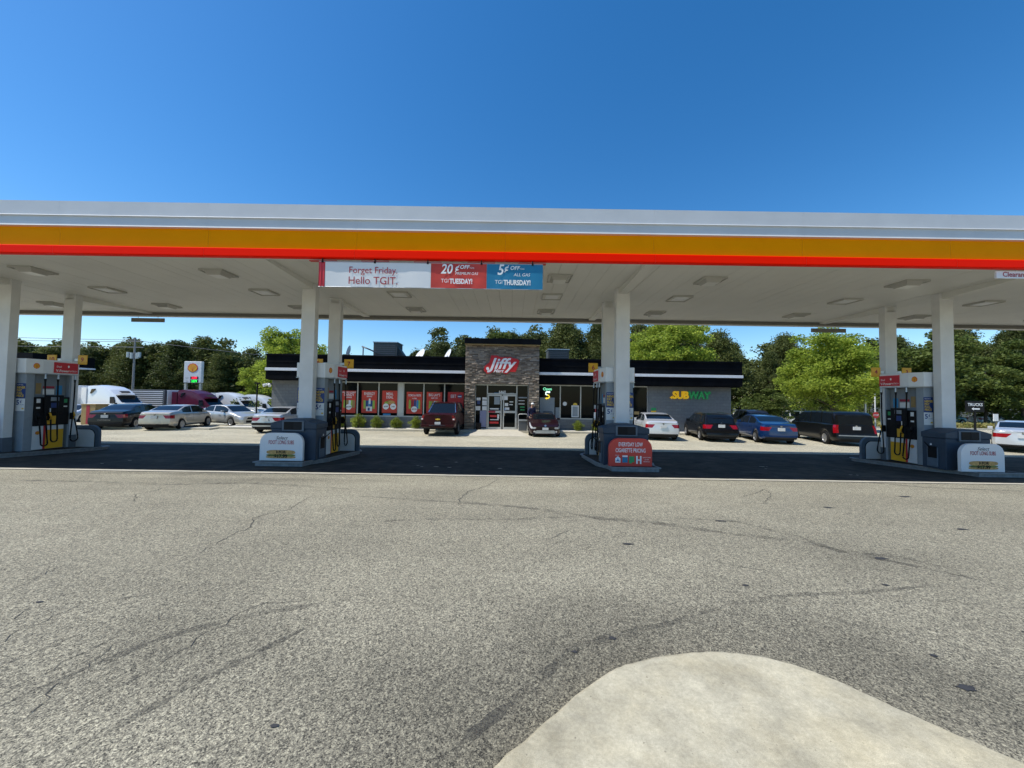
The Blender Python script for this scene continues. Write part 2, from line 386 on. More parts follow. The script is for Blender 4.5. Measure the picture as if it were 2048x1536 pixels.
def strip(pts, w, k, dz=.004, taper=True, jit=.0):
    out = []; P = []
    for (x0, y0), (x1, y1) in zip(pts[:-1], pts[1:]):
        n = max(2, int(math.hypot(x1 - x0, y1 - y0) / .06))
        for i in range(n):
            t = i / n; P.append((x0 + (x1 - x0) * t + random.gauss(0, jit), y0 + (y1 - y0) * t + random.gauss(0, jit)))
    P.append(pts[-1]); m = len(P)
    for i, (x, y) in enumerate(P):
        a = P[max(0, i - 1)]; b = P[min(m - 1, i + 1)]; dx, dy = b[0] - a[0], b[1] - a[1]; L = math.hypot(dx, dy) or 1
        ww = w * (random.uniform(.45, 1.4)) * ((math.sin(math.pi * min(1, max(0, (i + .5) / m))) ** .4) if taper else 1) / 2
        out += [(x - dy / L * ww, y + dx / L * ww, gz(y) + dz), (x + dy / L * ww, y - dx / L * ww, gz(y) + dz)]
    mb.add(out, [(2 * i, 2 * i + 1, 2 * i + 3, 2 * i + 2) for i in range(m - 1)], k)
CRACKS = [([(-3.47, 2.62), (-3.50, 2.74), (-3.45, 2.81), (-3.44, 2.95), (-3.44, 3.07), (-3.43, 3.14)], 0.012),
    ([(-3.30, 3.12), (-3.15, 3.20), (-2.99, 3.29), (-2.83, 3.42)], 0.009),
    ([(-2.85, 2.17), (-2.85, 2.25), (-2.80, 2.35), (-2.82, 2.48), (-2.73, 2.67), (-2.64, 2.81), (-2.71, 2.97)], 0.008),
    ([(-2.51, 1.94), (-2.53, 2.08), (-2.64, 2.24), (-2.60, 2.38), (-2.70, 2.68)], 0.008),
    ([(-2.34, 2.06), (-2.30, 2.17), (-2.23, 2.27), (-2.20, 2.42), (-2.18, 2.56), (-2.16, 2.68), (-2.13, 2.83), (-2.11, 2.99), (-2.02, 3.12), (-1.68, 3.18)], 0.009),
    ([(-3.34, 3.82), (-3.34, 4.04), (-3.32, 4.29), (-3.37, 4.60), (-3.34, 4.86), (-3.51, 5.22), (-3.40, 5.50), (-3.26, 5.61), (-3.41, 6.60)], 0.016),
    ([(-5.85, 5.90), (-6.33, 6.39), (-6.27, 6.65), (-6.40, 7.02)], 0.02),
    ([(-3.14, 2.38), (-3.11, 2.47), (-3.08, 2.60), (-3.05, 2.67), (-2.97, 2.78)], 0.008),
    ([(-4.24, 3.30), (-4.31, 3.48), (-4.37, 3.69)], 0.012),
    ([(-3.76, 2.84), (-3.72, 2.88), (-3.78, 3.03)], 0.009),
    ([(-0.73, 5.74), (-0.85, 6.37), (-0.79, 7.07), (-0.51, 7.50), (-0.26, 8.50)], 0.022),
    ([(0.48, 4.63), (0.65, 4.81), (0.77, 4.92)], 0.014),
    ([(4.14, 6.89), (4.60, 7.19), (5.21, 7.74), (4.98, 7.22), (4.28, 6.41)], 0.02),
    ([(2.11, 4.10), (2.36, 3.96), (2.56, 3.88), (2.70, 3.77)], 0.01),
    ([(2.53, 3.04), (2.61, 3.01), (2.71, 2.95)], 0.007),
    ([(3.10, 2.99), (3.12, 2.86), (3.18, 2.80), (3.19, 2.69), (3.25, 2.62)], 0.006),
    ([(3.89, 6.46), (4.24, 6.41), (4.51, 6.40), (4.88, 6.33)], 0.016),
    ([(-1.34, 3.22), (-1.26, 3.29), (-1.07, 3.31)], 0.007)]
s_ = NB('tyre_mark'); s_.b.inputs['Base Color'].default_value = (.045, .045, .042, 1); s_.b.inputs['Roughness'].default_value = .9
tr_ = s_.n('BsdfTransparent'); mx_ = s_.n('MixShader'); s_.l(s_.mr(s_.noise(3.5, 6, .7), .38, .72, 0, .5), mx_.inputs[0]); s_.l(tr_.outputs[0], mx_.inputs[1]); s_.l(s_.b.outputs[0], mx_.inputs[2]); s_.l(mx_.outputs[0], s_.nt.nodes['Material Output'].inputs[0]); M['tyremark'] = s_.m
MARKS = [([(-2.78, 6.56), (-1.64, 6.32), (-0.72, 6.15), (0.40, 5.85), (1.27, 5.44), (1.96, 5.30), (2.24, 5.18), (2.90, 4.87), (3.56, 4.69), (3.94, 4.28), (4.20, 4.08), (4.49, 3.85), (4.77, 3.54)], 0.13),
    ([(-10.09, 7.48), (-9.04, 7.46), (-7.99, 7.43), (-6.61, 7.26), (-5.23, 7.56), (-3.01, 7.10)], 0.16),
    ([(-2.15, 5.11), (-1.07, 5.29), (0.08, 5.34), (0.99, 5.52)], 0.1),
    ([(2.38, 5.50), (3.22, 5.40), (3.66, 4.83), (3.80, 4.38), (4.37, 4.24), (4.65, 3.90)], 0.1),
    ([(-2.75, 2.09), (-2.62, 2.38), (-2.41, 2.70), (-2.01, 2.96), (-1.34, 3.22)], 0.07),
    ([(-0.34, 1.80), (0.05, 2.20), (0.48, 2.66), (0.98, 2.85), (1.53, 3.05)], 0.08),
    ([(1.28, 2.97), (1.93, 3.25), (2.57, 3.40), (3.18, 3.45), (4.13, 3.63)], 0.06),
    ([(4.95, 9.61), (7.66, 9.38), (9.01, 8.27), (10.81, 7.96)], 0.14),
    ([(-2.09, 1.82), (-1.87, 2.24), (-1.47, 2.84)], 0.06)]
for c, w in MARKS: strip(c, w, 'tyremark', .003, True, 0)
for c, w in CRACKS: strip(c, w * .6, 'crack', .004, True, .016)
for cx, cy, r, e in ((2.78, 2.33, .055, 1.7), (2.9, 2.62, .028, 1.6), (4.1, 4.2, .06, 2.2), (.75, 2.75, .035, 1.5), (2.2, 3.55, .03, 2), (3.55, 3.6, .03, 2), (5.2, 6.2, .07, 2), (6.2, 5.2, .07, 2), (-1.2, 2.0, .022, 1.7), (1.4, 4.5, .05, 2.3),
                    (.45, 2.6, .025, 1.4), (7.5, 7.2, .1, 2), (3, 5.4, .06, 2.5), (4.8, 3.4, .03, 2), (3.9, 2.9, .02, 1.5), (-3.8, 3.1, .03, 2)):
    r *= .6; n = 14; mb.poly([(cx + e * r * math.cos(2 * math.pi * i / n) * random.uniform(.6, 1.15), cy + r * math.sin(2 * math.pi * i / n) * random.uniform(.6, 1.15), gz(cy) + .005) for i in range(n)], 'tar')
tag(mb.build('ground'), kind='structure')
# forecourt slab
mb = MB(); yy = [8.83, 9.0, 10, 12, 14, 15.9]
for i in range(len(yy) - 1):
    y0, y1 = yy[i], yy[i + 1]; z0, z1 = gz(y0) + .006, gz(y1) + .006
    mb.add([(-34, y0, z0), (34, y0, z0), (34, y1, z1), (-34, y1, z1)], [(0, 1, 2, 3)], 'kerbc' if i == 0 else 'pad')  # sunlit front edge coloured pale, the shaded rest of the slab coloured dark
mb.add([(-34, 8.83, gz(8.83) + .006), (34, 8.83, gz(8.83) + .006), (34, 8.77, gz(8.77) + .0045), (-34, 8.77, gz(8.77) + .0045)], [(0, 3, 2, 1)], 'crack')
for i in range(14):
    x = random.uniform(-1.5, 1.5) + random.choice((-10, -1.2, 8)); y = random.uniform(9.6, 12); r = random.uniform(.02, .05)
    mb.poly([(x + 2.2 * r * math.cos(a) * random.uniform(.5, 1), y + r * math.sin(a) * random.uniform(.5, 1), gz(y) + .01) for a in np.linspace(0, 6.28, 9)[:-1]], 'kerbc')
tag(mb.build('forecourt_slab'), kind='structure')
# concrete apron with rounded nose in the foreground
cp = [(-0.21, 1.48), (-0.19, 1.52), (-0.15, 1.57), (-0.11, 1.63), (-0.07, 1.68), (-0.03, 1.72), (0.00, 1.76), (0.04, 1.79), (0.08, 1.82), (0.12, 1.86), (0.16, 1.90), (0.20, 1.94), (0.25, 1.98), (0.29, 2.02), (0.33, 2.06), (0.37, 2.10), (0.42, 2.14), (0.46, 2.17), (0.51, 2.21), (0.55, 2.24), (0.59, 2.27), (0.62, 2.29), (0.65, 2.31), (0.68, 2.32), (0.71, 2.34), (0.76, 2.35), (0.81, 2.37), (0.87, 2.39), (0.92, 2.41), (0.97, 2.42), (1.03, 2.43), (1.08, 2.44), (1.13, 2.45), (1.18, 2.46), (1.23, 2.46), (1.28, 2.47), (1.33, 2.47), (1.38, 2.47), (1.42, 2.46), (1.47, 2.46), (1.51, 2.45), (1.56, 2.44), (1.61, 2.43), (1.65, 2.41), (1.69, 2.39), (1.74, 2.37), (1.78, 2.34), (1.82, 2.31), (1.85, 2.28), (1.89, 2.25), (1.92, 2.22), (1.94, 2.19), (1.97, 2.15), (2.00, 2.12), (2.02, 2.09), (2.04, 2.06), (2.07, 2.03), (2.10, 2.00), (2.12, 1.97), (2.15, 1.94), (2.18, 1.90), (2.22, 1.87), (2.25, 1.83), (2.29, 1.79), (2.33, 1.74), (2.37, 1.68), (2.42, 1.60), (2.46, 1.54), (2.48, 1.50), (4.50, -2.00), (-1.20, -2.00)]
zt = .53 + .12
mb = MB(); n = len(cp)
cin = [(x * 1.0 + 0, y - .035) for x, y in cp]
top = [(x, y, zt) for x, y in cin]
mb.add(top, [tuple(range(n))[::-1]], 'apron')
vs = [(x, y, zt) for x, y in cin] + [(x, y - .012, zt - .008) for x, y in cp] + [(x, y, zt - .035) for x, y in cp] + [(x, y + .01, .5) for x, y in cp]
mb.add(vs, [(j * n + i, j * n + i + 1, (j + 1) * n + i + 1, (j + 1) * n + i) for j in range(3) for i in range(n - 1)], 'apron', None, True)
tag(mb.build('concrete_apron'), kind='structure')

# ------------------------------------------------------------ fuel canopy
XC = (-15.18, -6.10, 3.28, 12.92); X0, X1 = -27., 25.
CZ = 5.55
cn = thing('fuel_canopy', 'long white fuel canopy with amber and red fascia bands on paired white columns', 'canopy', (0, 12, 0))
def sweep(profile, x0, x1, k, mx=None):   # (y,z) profile swept along X
    mb = MB(); n = len(profile)
    mb.add([(x0, y, z) for y, z in profile] + [(x1, y, z) for y, z in profile], [(i, i + 1, n + i + 1, n + i) for i in range(n - 1)], k, mx)
    return mb
def fascia(yf, sgn, parts):
    # panels about 3.85 m long with small gaps
    for name, prof, k in parts:
        mb = MB()
        xs_ = [X0 + i * 3.35 for i in range(17)]; xs_[-1] = X1
        xs_ = [x for x in xs_ if x < X1] + [X1]
        for a, b in zip(xs_[:-1], xs_[1:]):
            g = .0012; n = len(prof); pr = [(yf + sgn * y - 12, z) for y, z in prof]
            vs = [(a + g, y, z) for y, z in pr] + [(b - g, y, z) for y, z in pr]
            fs = [(i, n + i, n + i + 1, i + 1) for i in range(n - 1)]
            mb.add(vs, fs if sgn > 0 else [f[::-1] for f in fs], k, None, k == 'amber')
        mb.build(name, cn)
F_W = [(.30, 6.51), (0, 6.51), (0, 6.20), (-.035, 6.175), (-.035, 6.168), (0, 6.155), (-.005, 5.965), (-.04, 5.94), (-.04, 5.93), (.06, 5.925)]
F_A = [(.035, 5.93), (.045, 5.82), (.05, 5.7), (.045, 5.58), (.035, 5.50)] 
F_R = [(.035, 5.50), (-.03, 5.485), (-.07, 5.46), (-.075, 5.30), (-.05, 5.285), (.06, 5.285)]
fascia(8.3, 1, (('white_fascia', F_W, 'fasw'), ('amber_fascia', F_A, 'amber'), ('red_fascia', F_R, 'redband')))
F_R2 = [(y, max(z, 5.41)) for y, z in F_R]
fascia(15.75, -1, (('white_fascia', F_W, 'fasw'), ('amber_fascia', F_A, 'amber'), ('red_fascia', F_R2, 'redband')))
mb = MB()   # dark core, inner returns
mb.box(X0, X1, 8.42 - 12, 8.5 - 12, 5.32, 6.45, 'colw'); mb.box(X0, X1, 15.55 - 12, 15.63 - 12, 5.40, 6.45, 'return'); mb.box(X0, X1, 15.54 - 12, 15.7 - 12, 5.385, 5.415, 'colw'); mb.box(X0, X1, 15.635 - 12, 15.70 - 12, 5.42, 5.6, 'colw')
mb.box(X0, X0 + .1, 8.5 - 12, 15.55 - 12, 5.32, 6.45, 'colw'); mb.box(X1 - .1, X1, 8.5 - 12, 15.55 - 12, 5.32, 6.45, 'colw')
mb.box(X0 + .1, X1 - .1, 8.5 - 12, 15.55 - 12, 5.9, 5.98, 'colw')
mb.build('canopy_core', cn)
mb = MB(); x = X0 + .1    # ceiling of narrow pans running front to back
while x < X1 - .2:
    w = .405; e = min(x + w, X1 - .1); z = CZ + random.uniform(-.002, .002)
    mb.box(x + .002, e - .002, 8.5 - 12, 15.55 - 12, z, z + .03, 'ceil'); x += w + .002
mb.box(X0 + .1, X1 - .1, 8.5 - 12, 15.55 - 12, CZ + .031, CZ + .04, 'return')
mb.build('ceiling', cn)
for X in XC:
    for Y, w, d in ((11.2, .205, .11), (12.85, .2, .11)):
        z0 = gz(Y) - .05
        c = thing('column', None, None); c.parent = cn; c.location = (X, Y - 12, 0)
        MB().box(-w, w, -d, d, z0, CZ, 'colw').build('shaft', c, .012)
        MB().box(-w - .012, w + .012, -d - .012, d + .012, z0, gz(Y) + .55, 'colbase').build('base', c, .01)
    for y0, y1 in ((8.5, 11.31), (12.74, 15.55)):
        mb = MB(); zl0, zl1 = (5.49, 5.36) if y0 < 9 else (5.36, 5.49); b = .12
        mb.add([(X - b, y0 - 12, zl0), (X + b, y0 - 12, zl0), (X + b, y1 - 12, zl1), (X - b, y1 - 12, zl1), (X - b, y0 - 12, CZ - .002), (X + b, y0 - 12, CZ - .002), (X + b, y1 - 12, CZ - .002), (X - b, y1 - 12, CZ - .002)],
               [(0, 3, 2, 1), (4, 5, 6, 7), (0, 1, 5, 4), (2, 3, 7, 6), (0, 4, 7, 3), (1, 2, 6, 5)], 'ceil')
        mb.build('beam', cn)
f0 = None
for X in (-22.5, -17.5, -13.2, -8.1, -3.7, 1.25, 5.4, 10.8, 15.3, 20.2):
    for Y, flat in ((10.2, 0), (12.1, 1), (14.2, 0)):
        if f0 is None or True:
            z = CZ
            lm = MB(); lm.box(-.30, .30, -.30, .30, -.022, 0, 'ceil'); f = lm.build('ceiling_light', cn, .006); f.location = (X, Y - 12, z - .001)
            tm = MB()
            for a_, b_, c_2, d_2 in ((-.315, .315, -.315, -.3), (-.315, .315, .3, .315), (-.315, -.3, -.3, .3), (.3, .315, -.3, .3)): tm.box(a_, b_, c_2, d_2, -.05, 0, 'lampf')
            tm.build('trim_ring', f)
            g = MB()
            if flat: g.box(-.2, .2, -.2, .2, -.045, -.0225, 'white')
            else:
                g.add([(-.24, -.24, -.0225), (.24, -.24, -.0225), (.24, .24, -.0225), (-.24, .24, -.0225), (-.17, -.17, -.12), (.17, -.17, -.12), (.17, .17, -.12), (-.17, .17, -.12)],
                      [(0, 1, 5, 4), (1, 2, 6, 5), (2, 3, 7, 6), (3, 0, 4, 7)], 'lampf'); g.add([(-.17, -.17, -.12), (.17, -.17, -.12), (.17, .17, -.12), (-.17, .17, -.12)], [(3, 2, 1, 0)], 'lens')
            g.build('lens', f)

# promotional banner hanging under the front fascia
bn = thing('promotional_banner', 'long white, red and teal promotional banner hanging under the front canopy fascia', 'banner', (-1.85, 8.275, 4.65))
mb = MB(); bx = lambda x: x + 1.85
def sag(x0, x1, k, z1):
    n = 10; vs = []
    for j, z in enumerate((0, z1)):
        for i in range(n + 1):
            vs.append((bx(x0 + (x1 - x0) * i / n), .012 * math.sin(i * 1.3) * (1 - j), z))
    mb.add(vs, [(i, i + 1, n + 2 + i, n + 1 + i) for i in range(n)], k, None, True)
sag(-4.35, -4.21, 'red', .56); sag(-4.205, -1.85, 'paper', .55); pw_ = mb.build('white_panel', bn)
mb = MB(); sag(-1.845, -.605, 'ored', .57); pr_ = mb.build('red_panel', bn)
mb = MB(); sag(-.6, .65, 'teal', .56); pt_ = mb.build('teal_panel', bn)
mb = MB(); y = -.0135
mb.text('Forget Friday.', fr(bx(-3.13), y, .37), .21, 'dkred', sx=.93); mb.text('Hello TGIT.', fr(bx(-3.13), y, .135), .24, 'dkred', sx=.95); mb.build('lettering', pw_); mb = MB()
mb.text('20', fr(bx(-1.5), y, .42), .30, 'printw', shear=.2, off=.006, sx=.85); mb.text('¢', fr(bx(-1.27), y, .46), .19, 'printw', shear=.2, off=.004)
mb.text('OFF', fr(bx(-1.1), y, .475), .12, 'printw', shear=.2, off=.003); mb.text('/GAL', fr(bx(-.93), y, .46), .05, 'printw', shear=.2)
mb.text('PREMIUM GAS', fr(bx(-1.05), y, .33), .085, 'printw', shear=.2, sx=.95)
mb.text('TGI', fr(bx(-1.53), y, .16), .12, 'printw', sx=.9); mb.text('TUESDAY!', fr(bx(-1.17), y, .15), .155, 'printw', off=.006, sx=.72); mb.build('lettering', pr_); mb = MB()
mb.text('5', fr(bx(-.3), y, .42), .33, 'printw', shear=.2, off=.006, sx=.85); mb.text('¢', fr(bx(-.17), y, .47), .19, 'printw', shear=.2, off=.004)
mb.text('OFF', fr(bx(.02), y, .47), .12, 'printw', shear=.2, off=.003); mb.text('/GAL', fr(bx(.19), y, .455), .05, 'printw', shear=.2)
mb.text('ALL GAS', fr(bx(.18), y, .32), .10, 'printw', shear=.2, sx=.95)
mb.text('TGI', fr(bx(-.33), y, .15), .12, 'printw', sx=.9); mb.text('THURSDAY!', fr(bx(.08), y, .14), .155, 'printw', off=.006, sx=.72)
mb.build('lettering', pt_)
mb = MB()
mb.tube([(bx(-4.35), .005, .565), (bx(.65), .005, .565)], .01, 'steel'); mb.tube([(bx(-4.35), .005, -.005), (bx(.65), .005, -.005)], .01, 'steel')
mb.build('rail', bn)
for X in (-4.27, -3.1, -1.92, -.72, .42):
    mb = MB(); mb.box(bx(X) - .32, bx(X) + .3, .02, .12, .585, .6, 'ored'); mb.box(bx(X) - .01, bx(X) + .01, -.01, .01, .55, .64, 'black'); mb.box(bx(X) - .02, bx(X) + .02, -.014, .012, .535, .575, 'black')
    mb.build('hanging_bracket', bn)
# clearance boards
def clearance(x0, x1, y, txt, lab):
    t = thing('clearance_sign', lab, 'sign', ((x0 + x1) / 2, y, 5.085 if txt else 5.155), 0, 'clearance boards hung from the canopy edges'); w = (x1 - x0) / 2
    MB().box(-w, w, -.02, .02, 0, .165, 'white' if txt else 'hvacl').build('board', t, .004)
    if txt: MB().text(txt, fr(-w + .13, -.024, .085), .155, 'dkred', off=.003, align='LEFT', sx=1.0).build('lettering', t)
    mb = MB()
    for q in (-.6, .6): mb.cyl((q * w, 0, .165), (q * w, 0, .42 if txt else .34), .008, .008, 'steel', 6)
    mb.build('hanger', t)
clearance(10.85, 13.1, 8.35, 'Clearance 15\' 0"', 'white board with dark red Clearance lettering under front canopy edge')
clearance(-15.98, -14.6, 15.62, None, 'blank grey back of a hanging board at the canopy rear, left half')
clearance(12.5, 13.95, 15.62, None, 'blank grey back of a hanging board at the canopy rear, before the big tree')

# ------------------------------------------------------------ pump islands
def island(X, lab):
    t = thing('pump_island', lab, 'island', (X, 0, 0), 0, 'raised pump islands under the canopy')
    out = [(-.62, 9.92), (.62, 9.92), (.62, 10.38), (.80, 10.95), (.80, 13.25), (.62, 13.62), (-.62, 13.62), (-.80, 13.25), (-.80, 10.95), (-.62, 10.38)]
    mb = MB(); n = len(out)
    vs = [(x, y, gz(y) - .03) for x, y in out] + [(x, y, gz(y) + .10) for x, y in out]
    mb.add(vs, [(i, (i + 1) % n, n + (i + 1) % n, n + i) for i in range(n)], 'islst'); mb.build('kerb', t)
    mb = MB(); o2 = [(x * 1.06, y + (-.045 if y < 11 else .045)) for x, y in out]
    vs = [(x, y, gz(y) + .095) for x, y in o2] + [(x, y, gz(y) + .125) for x, y in o2]
    mb.add(vs, [(i, (i + 1) % n, n + (i + 1) % n, n + i) for i in range(n)] + [tuple(range(n))[::-1]], 'islst')
    mb.add([(x, y, gz(y) + .125) for x, y in o2] + [(x * .975, y * .993 + .08, gz(y) + .125) for x, y in out], [(i, (i + 1) % n, n + (i + 1) % n, n + i) for i in range(n)], 'islst'); mb.build('rim', t)
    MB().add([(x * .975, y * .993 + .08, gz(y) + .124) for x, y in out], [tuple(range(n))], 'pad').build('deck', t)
for X, w in zip(XC, ('raised steel edged island at the far left of the canopy', 'raised island carrying the pump left of the store entrance', 'raised island carrying the red cigarette price panel', 'raised island at the right end of the forecourt')):
    island(X, w)

def dispenser(X, lab):
    zb = gz(11.9) + .125
    t = thing('fuel_dispenser', lab, 'fuel pump', (X, 11.95, zb), 0, 'four fuel pumps under the canopy')
    H = lambda z: z - zb
    mb = MB(); ha = .40
    mb.box(-ha, ha, -.55, -.33, 0, H(2.76), 'cab'); mb.box(-ha, ha, .58, .64, 0, H(2.76), 'cab'); mb.box(-ha + .1, ha - .1, -.33, .58, 0, H(2.76), 'cabd')
    mb.build('cabinet', t, .012)
    mb = MB(); pl = [(-.43, -.6), (.43, -.6), (.53, -.25), (.53, .68), (-.53, .68), (-.53, -.25)]
    mb.prism(pl, H(2.76), H(3.2), 'white'); mb.build('header', t, .02)
    mb = MB(); mb.prism([(x * 1.02, y * 1.02) for x, y in pl], H(2.74), H(2.758), 'steel'); mb.build('header_trim', t)
    for s, F in ((1, fpx), (-1, fmx)):
        q = lambda y, z, d=.003: F(s * (.53 + d), y, H(z))
        mb = MB(); mb.box(*( (.532, .55) if s > 0 else (-.55, -.532)), .02, .67, H(2.80), H(3.14), 'red'); pn = mb.build('red_panel', t)
        mb = MB(); mx = F(s * .553, .34, H(2.87)); 
        mb.text('V-Power', mx @ T(-.1, .0, 0), .11, 'printw', off=.002, sx=.9); mb.text('NiTRO+', mx @ T(.2, 0, 0), .075, 'printw', sx=.85); mb.text('Shell', mx @ T(-.2, .13, 0), .085, 'printw', sx=.9)
        mb.prism([(.025 * math.cos(a), .04 * math.sin(a)) for a in np.linspace(0, 6.28, 9)[:-1]], 0, .002, 'printw', mx @ T(.06, .15, 0)); mb.build('lettering', pn)
        mb = MB(); emblem(mb, F(s * .492, -.385, H(2.98)) @ T(0, 0, 0) @ Matrix.Rotation(R(-16 * s), 4, 'Y') @ Matrix.Scale(.68, 4, (1, 0, 0)), .095, .006); mb.build('scallop_emblem', t)
        # fuelling face
        mb = MB(); bx0, bx1 = (.31, .44) if s > 0 else (-.44, -.31)
        mb.box(bx0, bx1, -.33, .58, H(1.12), H(2.02), 'black'); mb.box(*((.44, .49) if s > 0 else (-.49, -.44)), -.12, .38, H(1.5), H(2.08), 'black'); con = mb.build('console', t, .02)
        mb = MB(); mb.poly([(-.11, 0, 0), (.11, 0, 0), (.11, .12, 0), (-.11, .12, 0)], 'cab', F(s * .494, .13, H(1.9)))
        mb.poly([(-.1, 0, 0), (.1, 0, 0), (.1, .16, 0), (-.1, .16, 0)], 'navy', F(s * .494, .13, H(1.68))); mb.build('screen', con)
        for dy, z, w, h, k in ((-.25, 1.84, .1, .13, 'paper'), (-.25, 1.66, .1, .05, 'paper'), (.46, 1.84, .09, .12, 'green'), (.46, 1.7, .1, .04, 'paper'), (.1, 1.16, .24, .26, 'yellow'), (.02, 1.55, .03, .12, 'paper')):
            mb = MB(); mb.poly([(-w / 2, 0, 0), (w / 2, 0, 0), (w / 2, h, 0), (-w / 2, h, 0)], k, F(s * (.444 if z < 1.5 or abs(dy - .1) > .2 else .495), dy, H(z))); mb.build('sticker', con)
        mb = MB()
        for dy, z, w, h, k in ((.1, 2.3, .3, .07, 'dkred'), (.1, 2.1, .3, .17, 'paper'), (-.16, 2.12, .14, .34, 'tan'), (.38, 2.1, .16, .3, 'skyb')):
            mb.poly([(-w / 2, 0, 0), (w / 2, 0, 0), (w / 2, h, 0), (-w / 2, h, 0)], k, F(s * (ha - .097), dy, H(z)))
        mb.build('price_card', t)
        mb = MB(); a, b = (.3, .405) if s > 0 else (-.405, -.3)
        mb.box(a, b, -.33, -.06, .03, H(1.115), 'paper'); mb.box(a, b, -.055, 0, .03, H(1.115), 'red'); mb.box(a, b, .005, .47, .03, H(.98), 'yellow'); mb.box(a, b, .005, .47, H(.983), H(1.115), 'paper')
        mb.build('lower_door', t)
        mb = MB(); emblem(mb, F(s * .408, -.2, H(.9)), .06, .003); mb.build('scallop_emblem', t)
        # hoses and nozzles
        for hy, ny, dz in ((-.18, -.28, 0), (.62, .66, .06), (.15, .02, .1)):
            mb = MB(); x_ = s * .53; top = H(2.5); low = .14 + dz; dn = 1 if ny >= hy else -1; rr = .085 if abs(hy) < .5 else .11
            ya = hy - dn * (.10 if hy != .15 else .02); yb = ya + dn * 2 * rr; cz_ = low + rr; p = []
            for i in range(12): v = i / 12; p.append((x_ + s * .05 * v, hy + (ya - hy) * v ** 1.6, top + (cz_ - top) * v))
            for i in range(9): a = math.pi * i / 8; p.append((x_ + s * .055, (ya + yb) / 2 - dn * rr * math.cos(a), cz_ - rr * math.sin(a)))
            for i in range(1, 9): v = i / 8; p.append((x_ + s * .055 * (1 - v), yb + (ny - yb) * v ** 1.5, cz_ + (H(1.31) - cz_) * v))
            mb.tube(p, .019, 'rubber', 6); mb.build('hose', t)
            mb = MB(); x_ = s * .5; mb.box(min(x_, x_ - s * .1), max(x_, x_ - s * .1), ny - .035, ny + .035, H(1.28), H(1.5), 'black')
            mb.tube([(x_, ny, H(1.3)), (x_ + s * .03, ny, H(1.42)), (x_ - s * .02, ny, H(1.52))], .026, 'yellow' if hy != -.18 else 'black', 8); mb.build('nozzle', t, .006)
            mb = MB(); mb.cyl((s * .53, hy, H(2.74)), (s * .53, hy, H(2.6)), .022, .03, 'steel', 8); mb.cyl((s * .53, hy, H(2.6)), (s * .53, hy, H(2.5)), .03, .02, 'black', 8)
            mb.build('hose_swivel', t)
    for o in (-.27, .27):   # end posters either side of the column
        mb = MB(); y = -.556; mb.box(o - .14, o + .14, y, y + .005, H(1.98), H(2.44), 'navy'); p = mb.build('poster', t)
        mb = MB(); 
        mb.text('REWARDS', fr(o - .02, y - .003, H(2.39)), .04, 'printw')
        for i, w in enumerate(('NEVER', 'PAY', 'FULL', 'PRICE')): mb.text(w, fr(o - .12, y - .003, H(2.31 - .085 * i)), .095, 'gold', off=.003, sx=.9, align='LEFT')
        mb.build('lettering', p)
        mb = MB(); mb.box(o - .14, o + .14, y, y + .005, H(1.6), H(1.975), 'paper'); p = mb.build('poster', t)
        mb = MB(); mb.text('5', fr(o - .07, y - .003, H(1.85)), .2, 'navy', off=.005); mb.text('¢', fr(o + .02, y - .003, H(1.89)), .12, 'navy', off=.002); mb.text('per gallon', fr(o + .06, y - .003, H(1.79)), .035, 'navy')
        mb.prism([(.035 * math.cos(a), .025 * math.sin(a)) for a in np.linspace(0, 6.28, 13)[:-1]], 0, .002, 'gold', fr(o + .09, y - .001, H(1.67))); mb.build('lettering', p)
    return t
for X, w in zip(XC, ('grey and yellow fuel pump at the far left, beside the dark blue bin', 'fuel pump on the island left of the store entrance',
                     'fuel pump behind the middle column, seen end on', 'grey and yellow fuel pump on the rightmost island, behind the dark blue bin')): dispenser(X, w)

